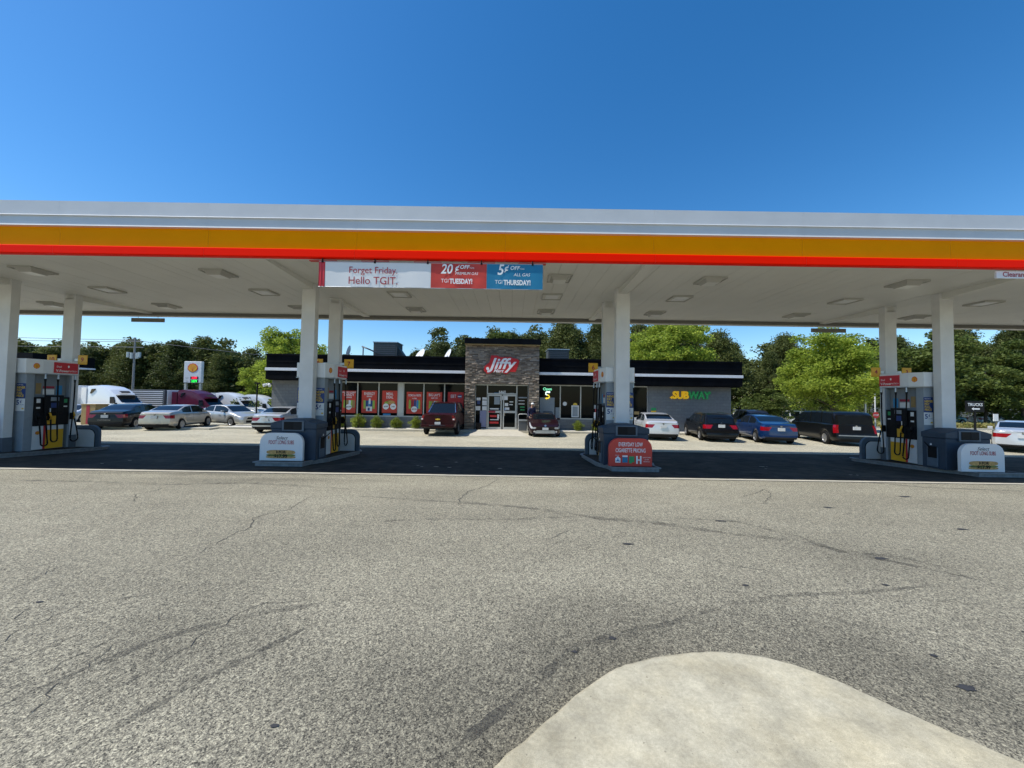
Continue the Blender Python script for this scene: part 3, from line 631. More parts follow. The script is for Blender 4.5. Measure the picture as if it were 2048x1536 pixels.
def island_sign(X, y, style, lab, flip=False):
    z = gz(y) + .125
    t = thing('island_sign', lab, 'sign', (X, y, z), math.pi if flip else 0, 'round shouldered panels at the island ends')
    W, Hh = 1.16, .745; body = {'sub': 'paper', 'cig': 'rsign', 'plain': 'colw'}[style]
    MB().prism(rrect(W, Hh, .27, 8, True), -.03, .06, 'slate2' if style == 'plain' else body, RX90).build('frame', t, .01)
    if style == 'plain':
        MB().prism(rrect(W - .24, Hh - .12, .22, 8, True), .061, .066, 'black', RX90).build('edge_strip', t)
        MB().prism(rrect(W - .29, Hh - .145, .2, 8, True), .067, .072, 'colw', RX90).build('panel', t)
        MB().prism(rrect(W - .24, Hh - .12, .22, 8, True), -.036, -.031, 'black', RX90).build('edge_strip', t)
        MB().prism(rrect(W - .29, Hh - .145, .2, 8, True), -.042, -.037, 'colw', RX90).build('panel', t)
        return
    mb = MB(); y = -.064
    if style == 'sub':
        mb.text('Select', fr(0, y, .61), .13, 'black', shear=.35, sx=1.0)
        mb.text('FOOT LONG SUBS', fr(0, y, .49), .145, 'dkred', off=.002, sx=.57)
        mb.build('lettering', t); mb = MB()
        e = lambda rx, rz, cz, k, d=0: mb.prism([(rx * math.copysign(abs(math.cos(a)) ** .5, math.cos(a)), cz + rz * math.copysign(abs(math.sin(a)) ** .8, math.sin(a))) for a in np.linspace(0, 6.28, 33)[:-1]], .001 + d, .003 + d, k, fr(0, y + .003, 0))
        e(.40, .035, .10, 'bun'); e(.39, .03, .15, 'bun2', .003); e(.385, .06, .23, 'bun', .006)
        mb.build('sandwich_print', t); mb = MB()
        mb.text('3 FOR', fr(0, y - .01, .235), .10, 'black', off=.003); mb.text('$17.99', fr(0, y - .01, .125), .13, 'black', off=.004)
        mb.text('ENJOY AT', fr(-.26, y - .01, .14), .04, 'black'); 
    else:
        mb.text('EVERYDAY LOW', fr(0, y, .58), .15, 'printw', off=.002, sx=.58); mb.text('CIGARETTE PRICING', fr(0, y, .42), .15, 'printw', off=.002, sx=.58)
        mb.build('lettering', t); mb = MB()
        mb.prism([(-.07, 0), (.07, 0), (.07, .11), (0, .17), (-.07, .11)], 0, .002, 'printw', fr(-.34, y, .1)); mb.box(-.4, -.28, y - .004, y - .003, .13, .15, 'navy'); mb.prism([(-.03, .05), (.03, .05), (0, .12)], .003, .004, 'skyb', fr(-.34, y, .1))
        mb.box(-.22, -.08, y - .002, y, .1, .24, 'teal'); mb.box(-.22, -.08, y - .002, y, .25, .29, 'printw')
        mb.box(-.04, .1, y - .002, y, .08, .27, 'green'); mb.box(.04, .1, y - .003, y - .0021, .08, .11, 'red')
        mb.box(.15, .19, y - .002, y, .07, .28, 'printw'); mb.box(.25, .29, y - .002, y, .07, .28, 'printw'); mb.box(.191, .249, y - .002, y, .16, .19, 'printw')
        mb.build('pack_print', t); mb = MB()
        for i in range(3): mb.text(('ONLY HERE', '$ 5.49', 'PER PACK')[i], fr(.43, y, .24 - i * .055), .04, 'printw')
        mb.text('VALUE', fr(-.36, y, .29), .035, 'printw')
    mb.build('lettering', t)
island_sign(-6.18, 10.2, 'sub', 'white sandwich promotion panel on the island left of the store entrance')
island_sign(3.2, 10.15, 'cig', 'red cigarette pricing panel in front of the middle bin')
island_sign(12.57, 10.1, 'sub', 'white sandwich promotion panel on the rightmost island')
for X, w in zip(XC, ('plain panel on the rear end of the far left island', 'plain panel on the rear end of the island left of the entrance', 'plain panel half hidden behind the middle pump', 'plain panel on the rear end of the rightmost island')):
    island_sign(X - (.12 if X > 0 else -.22), 13.2, 'plain', w)

def bin_(X, lab):
    y = 10.68; z = gz(y) + .125
    t = thing('trash_bin', lab, 'trash bin', (X, y, z), 0, 'dark blue bins with windscreen service slots')
    w, d, h = .64, .3, .86
    mb = MB(); mb.box(-w + .02, w - .02, -d, d, 0, h, 'slate'); mb.box(-w - .01, -w + .02, -.12, .16, .05, .6, 'slate2'); mb.box(w - .02, w + .01, -.12, .16, .05, .6, 'slate2'); mb.build('body', t, .03)
    mb = MB(); prof = [(-w, h), (-w, h + .16), (-w * .55, h + .235), (-.2, h + .27), (.2, h + .27), (w * .55, h + .235), (w, h + .16), (w, h)]
    mb.prism([(x, z_) for x, z_ in prof], -d - .02, d + .02, 'slate', RX90); mb.build('lid', t, .025, 3)
    mb = MB(); mb.box(-.30, .30, -d - .045, -d - .022, h - .06, h + .235, 'slate2'); mb.build('opening_frame', t, .01)
    mb = MB(); mb.box(-.245, .245, -d - .052, -d - .047, h - .02, h + .2, 'black'); mb.box(0.02, .235, -d - .055, -d - .053, h, h + .19, 'under'); mb.build('opening', t)
    for s in (-1, 1):
        mb = MB(); mb.box(min(s * (w + .012), s * (w + .02)), max(s * (w + .012), s * (w + .02)), -.1, .12, .3, .62, 'black'); mb.box(min(s * (w + .012), s * (w + .02)), max(s * (w + .012), s * (w + .02)), .02, .06, .65, .7, 'paper'); mb.build('side_slot', t)
    mb = MB(); mb.tube([(w * (1 if X < 0 else -1), .05, .55), ((w + .22) * (1 if X < 0 else -1), .02, .74)], .012, 'black'); mb.build('squeegee_handle', t)
bin_(-15.9, 'dark blue bin at the far left edge'); bin_(-6.0, 'dark blue bin behind the left sandwich panel'); bin_(3.17, 'dark blue bin behind the red panel'); bin_(12.6, 'dark blue bin behind the right sandwich panel')
for X, nL, nR in zip(XC, ('10', '8', '6', '4'), ('9', '7', '5', '3')):
    for o, n in ((-.52, nL), (.53, nR)):
        t = thing('pump_number_sign', 'yellow square sign ' + {'10': 'reading ten left of the far left rear column', '9': 'reading nine right of the far left rear column', '8': 'behind the header, left of the second rear column', '7': 'reading seven, against the black store fascia', '6': 'reading six, left of the middle columns', '5': 'hidden behind the middle front column', '4': 'reading four, in front of the big green tree', '3': 'reading three, between the right pair of columns'}[n], 'sign', (X + o, 12.78, 3.13), 0, 'yellow pump number signs')
        MB().box(-.16, .16, -.03, -.012, 0, .32, 'yellow').build('plate', t, .01)
        MB().text(n, fr(0, -.034, .16), .2, 'dkred', off=.004).build('numeral', t)
        a, b = ((.16, .33) if o < 0 else (-.34, -.16)); MB().box(a, b, -.01, .01, .12, .2, 'steel').build('bracket', t)

# ------------------------------------------------------------ store
BO = (-.65, 24.55, 0); BR = R(1.29)
st = thing('store_building', 'low grey block store with black fascia, white stripe and stone entrance tower', 'store', BO, BR)
def bw(u, v): return (BO[0] + u * math.cos(BR) - v * math.sin(BR), BO[1] + u * math.sin(BR) + v * math.cos(BR))
UL, UR, WV = -15.2, 15.55, .58
OPEN = [(-10.82, -2.41), (2.45, 9.87)]
mb = MB(); D = 14
ks = [UL, -10.82, -2.41, 2.45, 9.87, UR]
mb.box(UL, -10.82, WV, WV + .25, -.6, 3.6, 'cmu'); mb.box(-10.82, -2.41, WV, WV + .25, -.6, .82, 'cmu'); mb.box(2.45, 9.87, WV, WV + .25, -.6, .82, 'cmu'); mb.box(9.87, UR, WV, WV + .25, -.6, 3.6, 'cmu')
mb.box(-10.82, -2.41, WV, WV + .25, 3.16, 3.6, 'cmu'); mb.box(2.45, 9.87, WV, WV + .25, 3.16, 3.6, 'cmu')
mb.box(UL, UL + .25, WV + .25, D, -1.2, 3.6, 'cmu'); mb.box(UR - .25, UR, WV + .25, D, -1.2, 3.6, 'cmu'); mb.box(UL, UR, D, D + .25, -1.5, 3.6, 'cmu')
mb.build('wall', st)
def fasc(u0, u1):
    mb = MB(); mb.box(u0, u1, .02, .5, 3.16, 3.72, 'fascia'); mb.box(u0, u1, .1, .5, 3.72, 3.93, 'fascia'); mb.box(u0, u1, .05, .5, 3.93, 4.72, 'fascia'); mb.box(u0 - .0, u1, .0, .52, 4.72, 4.83, 'fascia')
    mb.box(u0, u1, .03, .045, 4.3, 4.33, 'fascia'); mb.build('fascia', st, .01)
    MB().box(u0 + (-.03 if u0 < 0 else 0), u1 + (.03 if u1 > 0 else 0), -.03, .095, 3.735, 3.915, 'fascial').build('stripe', st, .012)
fasc(-15.3, -2.43); fasc(2.43, 16.0)
mb = MB()
for a, b in ((-15.3, -14.85), (15.55, 16.0)):
    mb.box(a, b, .49, D + .6, 3.18, 4.815, 'fascia')
mb.box(-14.85, 15.55, D + .15, D + .6, 3.2, 4.8, 'fascia'); mb.box(-14.84, 15.54, .53, D + .14, 4.35, 4.5, 'hvac'); mb.box(-15.28, 15.98, .53, .57, 3.2, 3.22, 'fascia')
mb.build('roof', st)
mb = MB(); mb.box(-15.2, -2.43, .1, WV - .001, 3.12, 3.158, 'fascia'); mb.box(2.43, 15.9, .1, WV - .001, 3.12, 3.158, 'fascia'); mb.build('soffit', st)
# entrance tower
TV = -.22
mb = MB(); mb.box(-2.4, -1.76, TV, .95, -.1, 5.58, 'stone'); mb.box(1.76, 2.4, TV, .95, -.1, 5.58, 'stone'); mb.box(-1.76, 1.76, TV, .95, 3.09, 5.58, 'stone'); mb.box(-2.4, 2.4, .951, 3.5, 3.2, 5.58, 'stone')
mb.build('entrance_tower', st)
mb = MB(); random.seed(31)
for a, b, z0, z1 in ((-2.4, -1.76, .12, 3.09), (1.76, 2.4, .12, 3.09), (-2.4, 2.4, 3.09, 5.57)):
    z = z0
    while z < z1 - .02:
        hh = min(random.choice((.06, .085, .085, .11)), z1 - z); u = a
        while u < b - .01:
            w = min(random.uniform(.14, .46), b - u)
            if b - u - w < .08: w = b - u
            p0 = random.uniform(.015, .05); q = [TV - p0 - random.uniform(-.026, .026) for _ in range(4)]; e = .005
            mb.add([(u + e, TV + .01, z + e), (u + w - e, TV + .01, z + e), (u + w - e, TV + .01, z + hh - e), (u + e, TV + .01, z + hh - e), (u + e, q[0], z + e), (u + w - e, q[1], z + e), (u + w - e, q[2], z + hh - e), (u + e, q[3], z + hh - e)],
                   [(4, 5, 6, 7), (0, 1, 5, 4), (1, 2, 6, 5), (2, 3, 7, 6), (3, 0, 4, 7)], 'rock')
            u += w
        z += hh
mb.build('ledgestone_cladding', st)
MB().box(-2.46, 2.46, TV - .33, 3.56, 5.64, 6.0, 'fascia').build('tower_cap', st, .01); MB().box(-2.42, 2.42, TV - .3, 3.52, 5.58, 5.64, 'tan').build('cap_trim', st)
# windows
GV = WV + .08
def window(u0, u1, z0=.82, z1=3.12, v=GV, wide=None):
    g = MB().box(u0 + .03, u1 - .03, v + .02, v + .035, z0 + .03, z1 - .03, 'glass').build('window', st)
    mb = MB(); b = .035
    mb.box(u0, u1, v - .03, v + .05, z1 - .07, z1, 'frame'); mb.box(u0, u1, v - .05, v + .05, z0, z0 + .07, 'frame')
    mb.box(u0, u0 + b, v - .03, v + .05, z0 + .07, z1 - .07, 'frame'); mb.box(u1 - b, u1, v - .03, v + .05, z0 + .07, z1 - .07, 'frame'); mb.build('frame', g)
    return g
LW = [(-10.8, -9.6), (-9.6, -8.2), (-8.2, -6.92), (-6.56, -5.22), (-5.22, -3.84), (-3.84, -2.42)]
RW = [(2.46, 3.93), (3.93, 5.31), (5.31, 6.7), (6.7, 8.2), (8.2, 9.86)]
for a, b in LW + RW: window(a, b)
MB().box(-6.91, -6.57, GV - .03, GV + .05, .82, 3.12, 'frame').build('mullion', st)
# entrance glazing
EV = .1
e1 = window(-1.74, -.95, .1, 3.06, EV); e2 = window(.98, 1.74, .1, 3.06, EV); e3 = window(-.95, .98, 2.42, 3.06, EV)
for a, b, s in ((-.92, .0, 1), (.08, .96, -1)):
    d = MB().box(a + .07, b - .07, EV + .02, EV + .03, .25, 2.3, 'glass').build('door', st)
    mb = MB(); mb.box(a, a + .075, EV - .03, EV + .05, .1, 2.4, 'frame'); mb.box(b - .075, b, EV - .03, EV + .05, .1, 2.4, 'frame'); mb.box(a + .075, b - .075, EV - .03, EV + .05, 2.3, 2.4, 'frame')
    mb.box(a + .075, b - .075, EV - .03, EV + .05, .1, .27, 'frame'); mb.box(a + .075, b - .075, EV - .03, EV + .05, 1.2, 1.34, 'frame'); mb.build('frame', d)
    hx = b - .12 if s > 0 else a + .12
    MB().tube([(hx, EV - .04, 1.0), (hx, EV - .1, 1.02), (hx, EV - .1, 1.5), (hx, EV - .04, 1.52)], .015, 'chrome').build('handle', d)
mb = MB(); mb.text('6460', fr(.02, EV - .0, 2.56), .24, 'printw', off=.006, sx=.95); mb.build('street_number', st)
def cards(lst, nm='notice'):
    for u0, u1, z0, z1, k, v in lst: MB().box(u0, u1, v - .006, v, z0, z1, k).build(nm, st)
E_ = EV + .012
cards([(-1.66, -1.4, 2.0, 2.18, 'paper', E_), (-1.62, -1.42, 1.75, 1.98, 'navy', E_), (-1.7, -1.4, 1.35, 1.62, 'paper', E_), (-1.28, -.99, 2.05, 2.2, 'paper', E_), (-1.28, -.99, 1.68, 2.0, 'paper', E_), (-1.28, -.99, 1.35, 1.62, 'paper', E_),
       (-1.42, -1.0, .25, 1.33, 'vinyl', E_), (-.86, -.4, 1.21, 1.33, 'dkred', EV - .034), (-.5, -.13, 1.75, 2.26, 'cab', E_), (-.1, .0, 2.0, 2.3, 'paper', E_ - .02),
       (-.75, -.32, .92, 1.05, 'red', E_), (-.75, -.18, .72, .78, 'paper', E_), (-.78, -.2, .5, .62, 'red', E_), (-.28, -.16, .8, 1.1, 'paper', E_), (.2, .42, 1.65, 1.85, 'paper', E_), (.2, .5, 1.4, 1.56, 'paper', E_), (.5, .75, 1.9, 1.96, 'paper', E_), (.5, .72, 1.72, 1.78, 'paper', E_), (0.02, .38, 2.05, 2.3, 'paper', E_ - .02), 
       (1.1, 1.5, 2.0, 2.04, 'paper', E_), (1.1, 1.5, 1.78, 1.83, 'paper', E_), (1.2, 1.5, 1.56, 1.64, 'green', E_), (1.22, 1.5, 1.38, 1.46, 'green', E_), (1.1, 1.65, 2.18, 2.26, 'cab', E_), (-.5, -.2, 2.44, 2.52, 'skyb', E_), (.5, .8, 2.44, 2.52, 'cab', E_),
       (-.78, -.2, 1.42, 1.5, 'paper', E_)])
gvv = GV + .014
cards([(2.55, 3.55, .95, 2.25, 'cab', gvv), (3.62, 3.9, .9, 1.6, 'cab', gvv), (4.7, 5.2, .95, 1.75, 'paper', gvv), (4.77, 5.13, 1.02, 1.68, 'cab', gvv - .008), (6.15, 6.5, .9, 1.3, 'paper', gvv), (8.6, 9.3, 1.2, 1.4, 'tan', gvv), (-7.9, -7.4, .9, 1.02, 'skyb', gvv), (6.2, 6.36, 1.55, 1.8, 'cab', gvv), (6.3, 6.5, 1.3, 1.55, 'dkred', gvv)], 'window_display')
mb = MB(); c = lambda r: [(r * math.cos(a), r * math.sin(a)) for a in np.linspace(0, 6.28, 17)[:-1]]
mb.prism(c(.14), 0, .005, 'paper', fr(4.25, gvv, 1.85)); mb.build('window_display', st)
mb = MB(); mb.prism([(.15 * math.cos(a), .15 * math.sin(a)) for a in np.linspace(0, math.pi, 12)], 0, .005, 'gold', fr(4.95, gvv, 1.77)); mb.build('window_display', st)
mb = MB(); mb.prism(rrect(.7, .4, .15, 5, True), .008, .012, 'slate2', fr(3.1, gvv, .95)); mb.build('window_display', st)
# letter signs on the store
lj = thing('store_logo_sign', 'red and white script logo sign on the stone entrance tower', 'sign', (*bw(-.05, TV - .07), 4.28), BR)
mb = MB(); mx = fr(0, -.05, 0)
def outl(t, sz, k, dx, dy, d, **kw):
    for a in range(0, 360, 30): mb.text(t, mx @ T(dx + .075 * math.cos(R(a)), dy + .075 * math.sin(R(a)), d + .0004 * (a / 30)), sz, k, **kw)
outl('Jiffy', .98, 'red', 0, .08, 0, shear=.32, off=.03, sx=1.12); mb.prism([(-1.16, -.3), (-1.08, -.42), (-.2, -.42), (-.1, -.48), (0, -.42), (.92, -.4), (1.1, .1), (1.15, .32), (1.0, .44), (.3, .55), (-.1, .55), (-.3, .64), (-.68, .64), (-.78, .2), (-1.08, -.05)], -.05, -.002, 'red', mx)
mb.build('backing', lj)
mb = MB(); mb.text('Jiffy', mx @ T(0, .08, .008), .98, 'printw', shear=.32, off=.022, sx=1.12, ext=.004); mb.text('Mart', mx @ T(-.22, -.36, .03), .28, 'printw', shear=.4, sx=1.15, off=.008); mb.text('TM', mx @ T(1.25, .38, -.03), .1, 'printw')
mb.prism([(-.2 + .0 * i, 0) for i in range(0)] or [(-1.0, -.22), (-.96, -.3), (-.86, -.33), (-.78, -.26), (-.84, -.12), (-.95, -.12)], .002, .014, 'printw', mx)
mb.build('lettering', lj)
sw = thing('letter_sign', 'yellow and green channel letters on the grey block wall', 'sign', (*bw(12.75, WV), 2.53), BR)
mb = MB(); kw = dict(off=.03, ext=.04, sx=.92, shear=.0); mx = fr(0, -.05, 0)
mb.text('SUB', mx @ T(-.68, 0, 0), .68, 'suby', **kw); mb.prism([(-1.42, -.14), (-1.26, -.25), (-1.26, -.05)], -.04, .04, 'suby', mx); mb.build('yellow_letters', sw)
mb = MB(); mb.text('WAY', mx @ T(.60, 0, 0), .68, 'subg', **kw); mb.prism([(1.40, .16), (1.18, .27), (1.2, .06)], -.04, .04, 'subg', mx); mb.build('green_letters', sw)
op = thing('open_sign', 'lit open sign with curved arrow mark behind the window glass', 'sign', (*bw(3.06, gvv - .02), 2.5), BR)
MB().text('Open', fr(0, -.01, .32), .26, 'neong', off=.006, ext=.004).build('lettering', op)
mb = MB(); mb.tube([(.1, -.01, .12), (0, -.01, .14), (-.11, -.01, .09), (-.12, -.01, -.01), (-.02, -.01, -.07)], .045, 'neonw', 8); mb.prism([(.1, .04), (.21, .12), (.1, .2)], 0, .02, 'neonw', fr(0, 0, 0)); mb.build('white_arc', op)
mb = MB(); mb.tube([(-.02, -.01, -.08), (.1, -.01, -.1), (.14, -.01, -.19), (.08, -.01, -.28), (-.04, -.01, -.3)], .045, 'neony', 8); mb.prism([(-.05, -.38), (-.16, -.3), (-.05, -.22)], 0, .02, 'neony', fr(0, 0, 0)); mb.build('yellow_arc', op)
hs_ = thing('parking_notice', 'small green and yellow sign low on the grey block wall', 'sign', (*bw(10.25, WV), 1.25), BR)
mb = MB(); mb.box(-.17, .17, -.02, 0, 0, .22, 'yellow'); mb.box(-.17, .17, -.02, 0, .23, .42, 'green'); mb.build('plate', hs_)
cam_ = thing('wall_floodlight', 'white twin floodlight on the upper left corner of the store wall', 'light', (*bw(-15.35, .35), 2.75), BR)
mb = MB(); mb.cyl((0, 0, .1), (-.15, -.2, 0), .06, .1, 'white'); mb.cyl((.1, 0, .1), (.25, -.2, 0), .06, .1, 'white'); mb.box(-.05, .15, 0, .25, .05, .18, 'steel'); mb.build('lamp_head', cam_)
# posters
def poster(u0, u1, z0, z1, head, kind, lab):
    t = thing('window_poster', lab, 'poster', (*bw((u0 + u1) / 2, gvv - .012), z0), BR, 'red promotional posters in the store windows'); w = (u1 - u0) / 2; h = z1 - z0
    MB().box(-w, w, 0, .006, 0, h, 'ored' if kind != 'ebt' else 'red').build('sheet', t)
    mb = MB(); y = -.003
    for i, (s, z, sz, sx) in enumerate(head): mb.text(s, fr(0, y, z * h), sz, 'printw', off=.003, sx=sx)
    cc = lambda x, z, r, k, d=0, sx=1.: mb.prism([(sx * r * math.cos(a), r * math.sin(a)) for a in np.linspace(0, 6.28, 21)[:-1]], d, d + .001, k, fr(x, y, z))
    if kind == 'one':
        for x, k in ((-.28, 'lime'), (-.12, 'tan'), (.05, 'paper'), (.2, 'lime'), (.3, 'tan')): mb.prism([(-.09, -.25), (.09, -.25), (.11, .22), (-.06, .26)], .0002 * abs(x) * 10, .0002 * abs(x) * 10 + .001, k, fr(x, y, .6))
        cc(0, .4, .19, 'printw', .006); mb.text('$4.99', fr(0, y - .012, .4), .15, 'black', off=.002)
    if kind == 'cans':
        for x, k in ((-.3, 'lime'), (-.16, 'navy'), (0, 'skyb'), (.14, 'navy'), (.29, 'lime')): mb.prism([(-.07, -.3), (.07, -.3), (.08, .25), (-.08, .25)], .001 * (3 - abs(x * 8)), .001 * (3 - abs(x * 8)) + .001, k, fr(x, y, .58))
        mb.box(-.2, .2, y - .009, y - .008, .12, .42, 'paper'); mb.box(-.09, .05, y - .011, y - .01, .15, .35, 'navy'); mb.box(-.03, .09, y - .011, y - .01, .6, .95, 'paper')
    if kind == 'two':
        mb.prism([(-.4, 0), (.4, 0), (.3, .18), (0, .28), (-.3, .16)], 0, .001, 'bun2', fr(0, y, .58)); cc(.1, .7, .12, 'bun', .002, 2); cc(-.2, .66, .09, 'lime', .002, 1.6)
        for x, s in ((-.24, '$4.99'), (.24, '2/$3')): cc(x, .42, .2, 'printw', .005); mb.text(s, fr(x, y - .012, .42), .13, 'black', off=.002)
    if kind == 'drk':
        for x, k in ((-.3, 'lime'), (-.13, 'dkred'), (.04, 'navy'), (.2, 'skyb'), (.32, 'lime')): mb.prism([(-.07, -.3), (.07, -.3), (.07, .18), (.03, .3), (-.03, .3), (-.07, .18)], .001 * (3 - abs(x * 8)), .001 * (3 - abs(x * 8)) + .001, k, fr(x, y, .64))
        cc(0, .3, .2, 'printw', .006); mb.text('$3.99', fr(0, y - .012, .3), .14, 'black', off=.002)
    if kind == 'ebt': cc(.26, 1.17, .12, 'navy', .001, 1.3); mb.box(.14, .38, y - .004, y - .003, 1.13, 1.2, 'printw')
    mb.build('print', t)
poster(-10.62, -9.66 - .06, 1.03, 2.5, [('CRUNCHY & CHEWY', .93, .12, .8), ('CANDY', .82, .26, .75), ('SAVINGS', .7, .12, .8)], 'one', 'red poster about sweets in the window nearest the left pump')
poster(-9.33, -8.32, 1.05, 2.53, [('ENERGY', .86, .27, .72), ('DRINKS', .74, .13, .8)], 'cans', 'red poster with a row of blue and green cans')
poster(-7.98, -6.98, 1.07, 2.55, [('MEAL', .85, .26, .75), ('DEAL', .70, .26, .75)], 'two', 'red poster with two round price spots')
poster(-6.36, -5.32, 1.03, 2.49, [('COKE & PEPSI', .84, .2, .7), ('2 LITERS', .7, .1, .8)], 'drk', 'red poster with bottles above one round price spot')
poster(-5.03, -4.0, 1.05, 2.5, [("BIG LAY'S", .86, .25, .72), ('FAMILY SIZE', .72, .1, .8)], 'one', 'red poster in the window just above the pickup cab')
poster(-3.62, -2.56, 1.07, 2.52, [('EBT     ', .8, .3, .75)], 'ebt', 'darker red poster beside the stone tower')
# rooftop units
def hvac(u, v, z, w, d, h, lab, duct):
    t = thing('rooftop_unit', lab, 'rooftop unit', (*bw(u, v), z), BR, 'air conditioners on the store roof')
    MB().box(-w / 2, w / 2, -d / 2, d / 2, 0, h, 'hvac').build('casing', t, .03)
    mb = MB(); mb.box(-w / 2 - .04, w / 2 + .04, -d / 2 - .04, d / 2 + .04, h, h + .06, 'steel'); mb.build('top_rim', t)
    mb = MB()
    for i in range(9): mb.box(-w / 2 + .12, w / 2 - .12, -d / 2 - .015, -d / 2 - .002, .14 + i * (h - .2) / 9, .14 + i * (h - .2) / 9 + .03, 'dsteel')
    mb.build('grille', t)
    if duct: MB().add([(w / 2, -.4, 0), (w / 2 + .9, -.4, 0), (w / 2 + .9, .4, 0), (w / 2, .4, 0), (w / 2, -.4, h * .8), (w / 2, .4, h * .8)], [(0, 1, 4), (3, 5, 2), (1, 2, 5, 4), (0, 4, 5, 3), (0, 3, 2, 1)], 'hvac').build('duct', t)
hvac(-8.5, 3.4, 4.5, 1.7, 1.5, 1.55, 'large dark rooftop unit left of the entrance tower', True); hvac(4.25, 4.5, 4.5, 1.6, 1.4, 1.4, 'smaller rooftop unit right of the entrance tower', False)
def dish(u, v, z, r, yaw, el, lab):
    t = thing('satellite_dish', lab, 'satellite dish', (*bw(u, v), 4.5), BR, 'white dishes on the store roof')
    MB().cyl((0, 0, 0), (0, 0, z - 4.5), .03, .03, 'steel', 8).build('mast', t)
    mb = MB(); vs = [(0, 0, -.12 * r)]; fs = []; n = 20
    for j, q in enumerate((.35, .7, 1)):
        for i in range(n): a = 2 * math.pi * i / n; vs.append((q * r * math.cos(a), q * r * math.sin(a), -.25 * r * (1 - q * q)))
    fs += [(0, 1 + i, 1 + (i + 1) % n) for i in range(n)] + [(1 + j * n + i, 1 + (j + 1) * n + i, 1 + (j + 1) * n + (i + 1) % n, 1 + j * n + (i + 1) % n) for j in range(2) for i in range(n)]
    mb.add(vs, fs, 'white', T(0, 0, z - 4.5) @ Matrix.Rotation(yaw, 4, 'Z') @ Matrix.Rotation(el, 4, 'X'), True); mb.build('reflector', t)
dish(-10.7, 1.6, 5.25, .42, R(-82), R(75), 'white dish left of the big rooftop unit, seen edge on')
dish(-5.7, 1.2, 5.0, .55, R(-50), R(62), 'white dish tipped back between the big rooftop unit and the tower')
dish(-3.8, 1.2, 5.05, .5, R(-62), R(66), 'white dish next to the entrance tower')
dish(8.6, 1.5, 5.0, .24, 0, R(20), 'small rounded white dish at the roof edge right of the middle column')
vp = thing('roof_pipe', 'dark pipe arm rising beside the big rooftop unit', 'pipe', (*bw(-9.9, 2.2), 4.5), BR)
MB().tube([(0, 0, 0), (0, 0, 1.1), (-.1, 0, 1.18), (.5, 0, .95), (.9, .3, .75)], .05, 'dsteel', 8).build('pipe', vp)
# walk, kerb, ramp, planting beds
mb = MB()
def lb(u0, u1, v0, v1, z0, z1, k):
    c = [bw(u0, v0), bw(u1, v0), bw(u1, v1), bw(u0, v1)]
    mb.add([(x, y, z) for z in (z0, z1) for x, y in c], [(3, 2, 1, 0), (4, 5, 6, 7), (0, 1, 5, 4), (1, 2, 6, 5), (2, 3, 7, 6), (3, 0, 4, 7)], k)
lb(-17.5, 16.4, -.9, -.35, -.2, .12, 'kerbc'); lb(-1.75, 1.75, -.35, .1, -.2, .121, 'kerbc'); lb(-2.4, -1.75, -.35, TV, -.2, .119, 'kerbc'); lb(1.75, 2.4, -.35, TV, -.2, .119, 'kerbc')
lb(-17.5, -2.4, -.35, WV - .001, -.2, .10, 'gravel'); lb(2.4, 16.4, -.35, WV - .001, -.2, .10, 'gravel')
lb(-26, -17.5, -1.6, -.9, -.2, .10, 'kerbc')
a, b = bw(-1.6, -.9), bw(1.15, -.9); c_, d_ = bw(1.75, -3.1), bw(-2.3, -3.1)
mb.add([(*a, .121), (*b, .121), (*c_, .008), (*d_, .008), (*bw(1.35, -.9), .0), (*bw(-1.9, -.9), 0.)], [(3, 2, 1, 0), (1, 2, 4), (0, 5, 3)], 'kerbc')
tag(mb.build('sidewalk'), kind='structure')

# ------------------------------------------------------------ leaves, shrubs, trees
def leafmesh(name, centers, radii, per, size, key, flat=.55, droop=0):
    C = np.repeat(centers, per, 0); Rr = np.repeat(radii, per, 0)
    n = len(C); d = rng.normal(size=(n, 3)); d /= np.linalg.norm(d, axis=1)[:, None]; r = rng.random(n) ** .45
    P = C + d * r[:, None] * Rr[:, None] * np.array([1, 1, flat])
    a = rng.normal(size=(n, 3)); a[:, 2] *= .6; a /= np.linalg.norm(a, axis=1)[:, None]
    b = np.cross(a, rng.normal(size=(n, 3))); b /= np.linalg.norm(b, axis=1)[:, None]
    s = size * rng.uniform(.6, 1.4, n)[:, None]
    V = np.stack([P - a * s, P + b * s * .55, P + a * s, P - b * s * .55], 1).reshape(-1, 3)
    me = bpy.data.meshes.new(name); me.vertices.add(4 * n); me.vertices.foreach_set('co', V.ravel())
    me.loops.add(4 * n); me.loops.foreach_set('vertex_index', np.arange(4 * n)); me.polygons.add(n)
    me.polygons.foreach_set('loop_start', np.arange(0, 4 * n, 4)); me.polygons.foreach_set('loop_total', np.full(n, 4)); me.update(calc_edges=True)
    me.materials.append(M[key]); return me
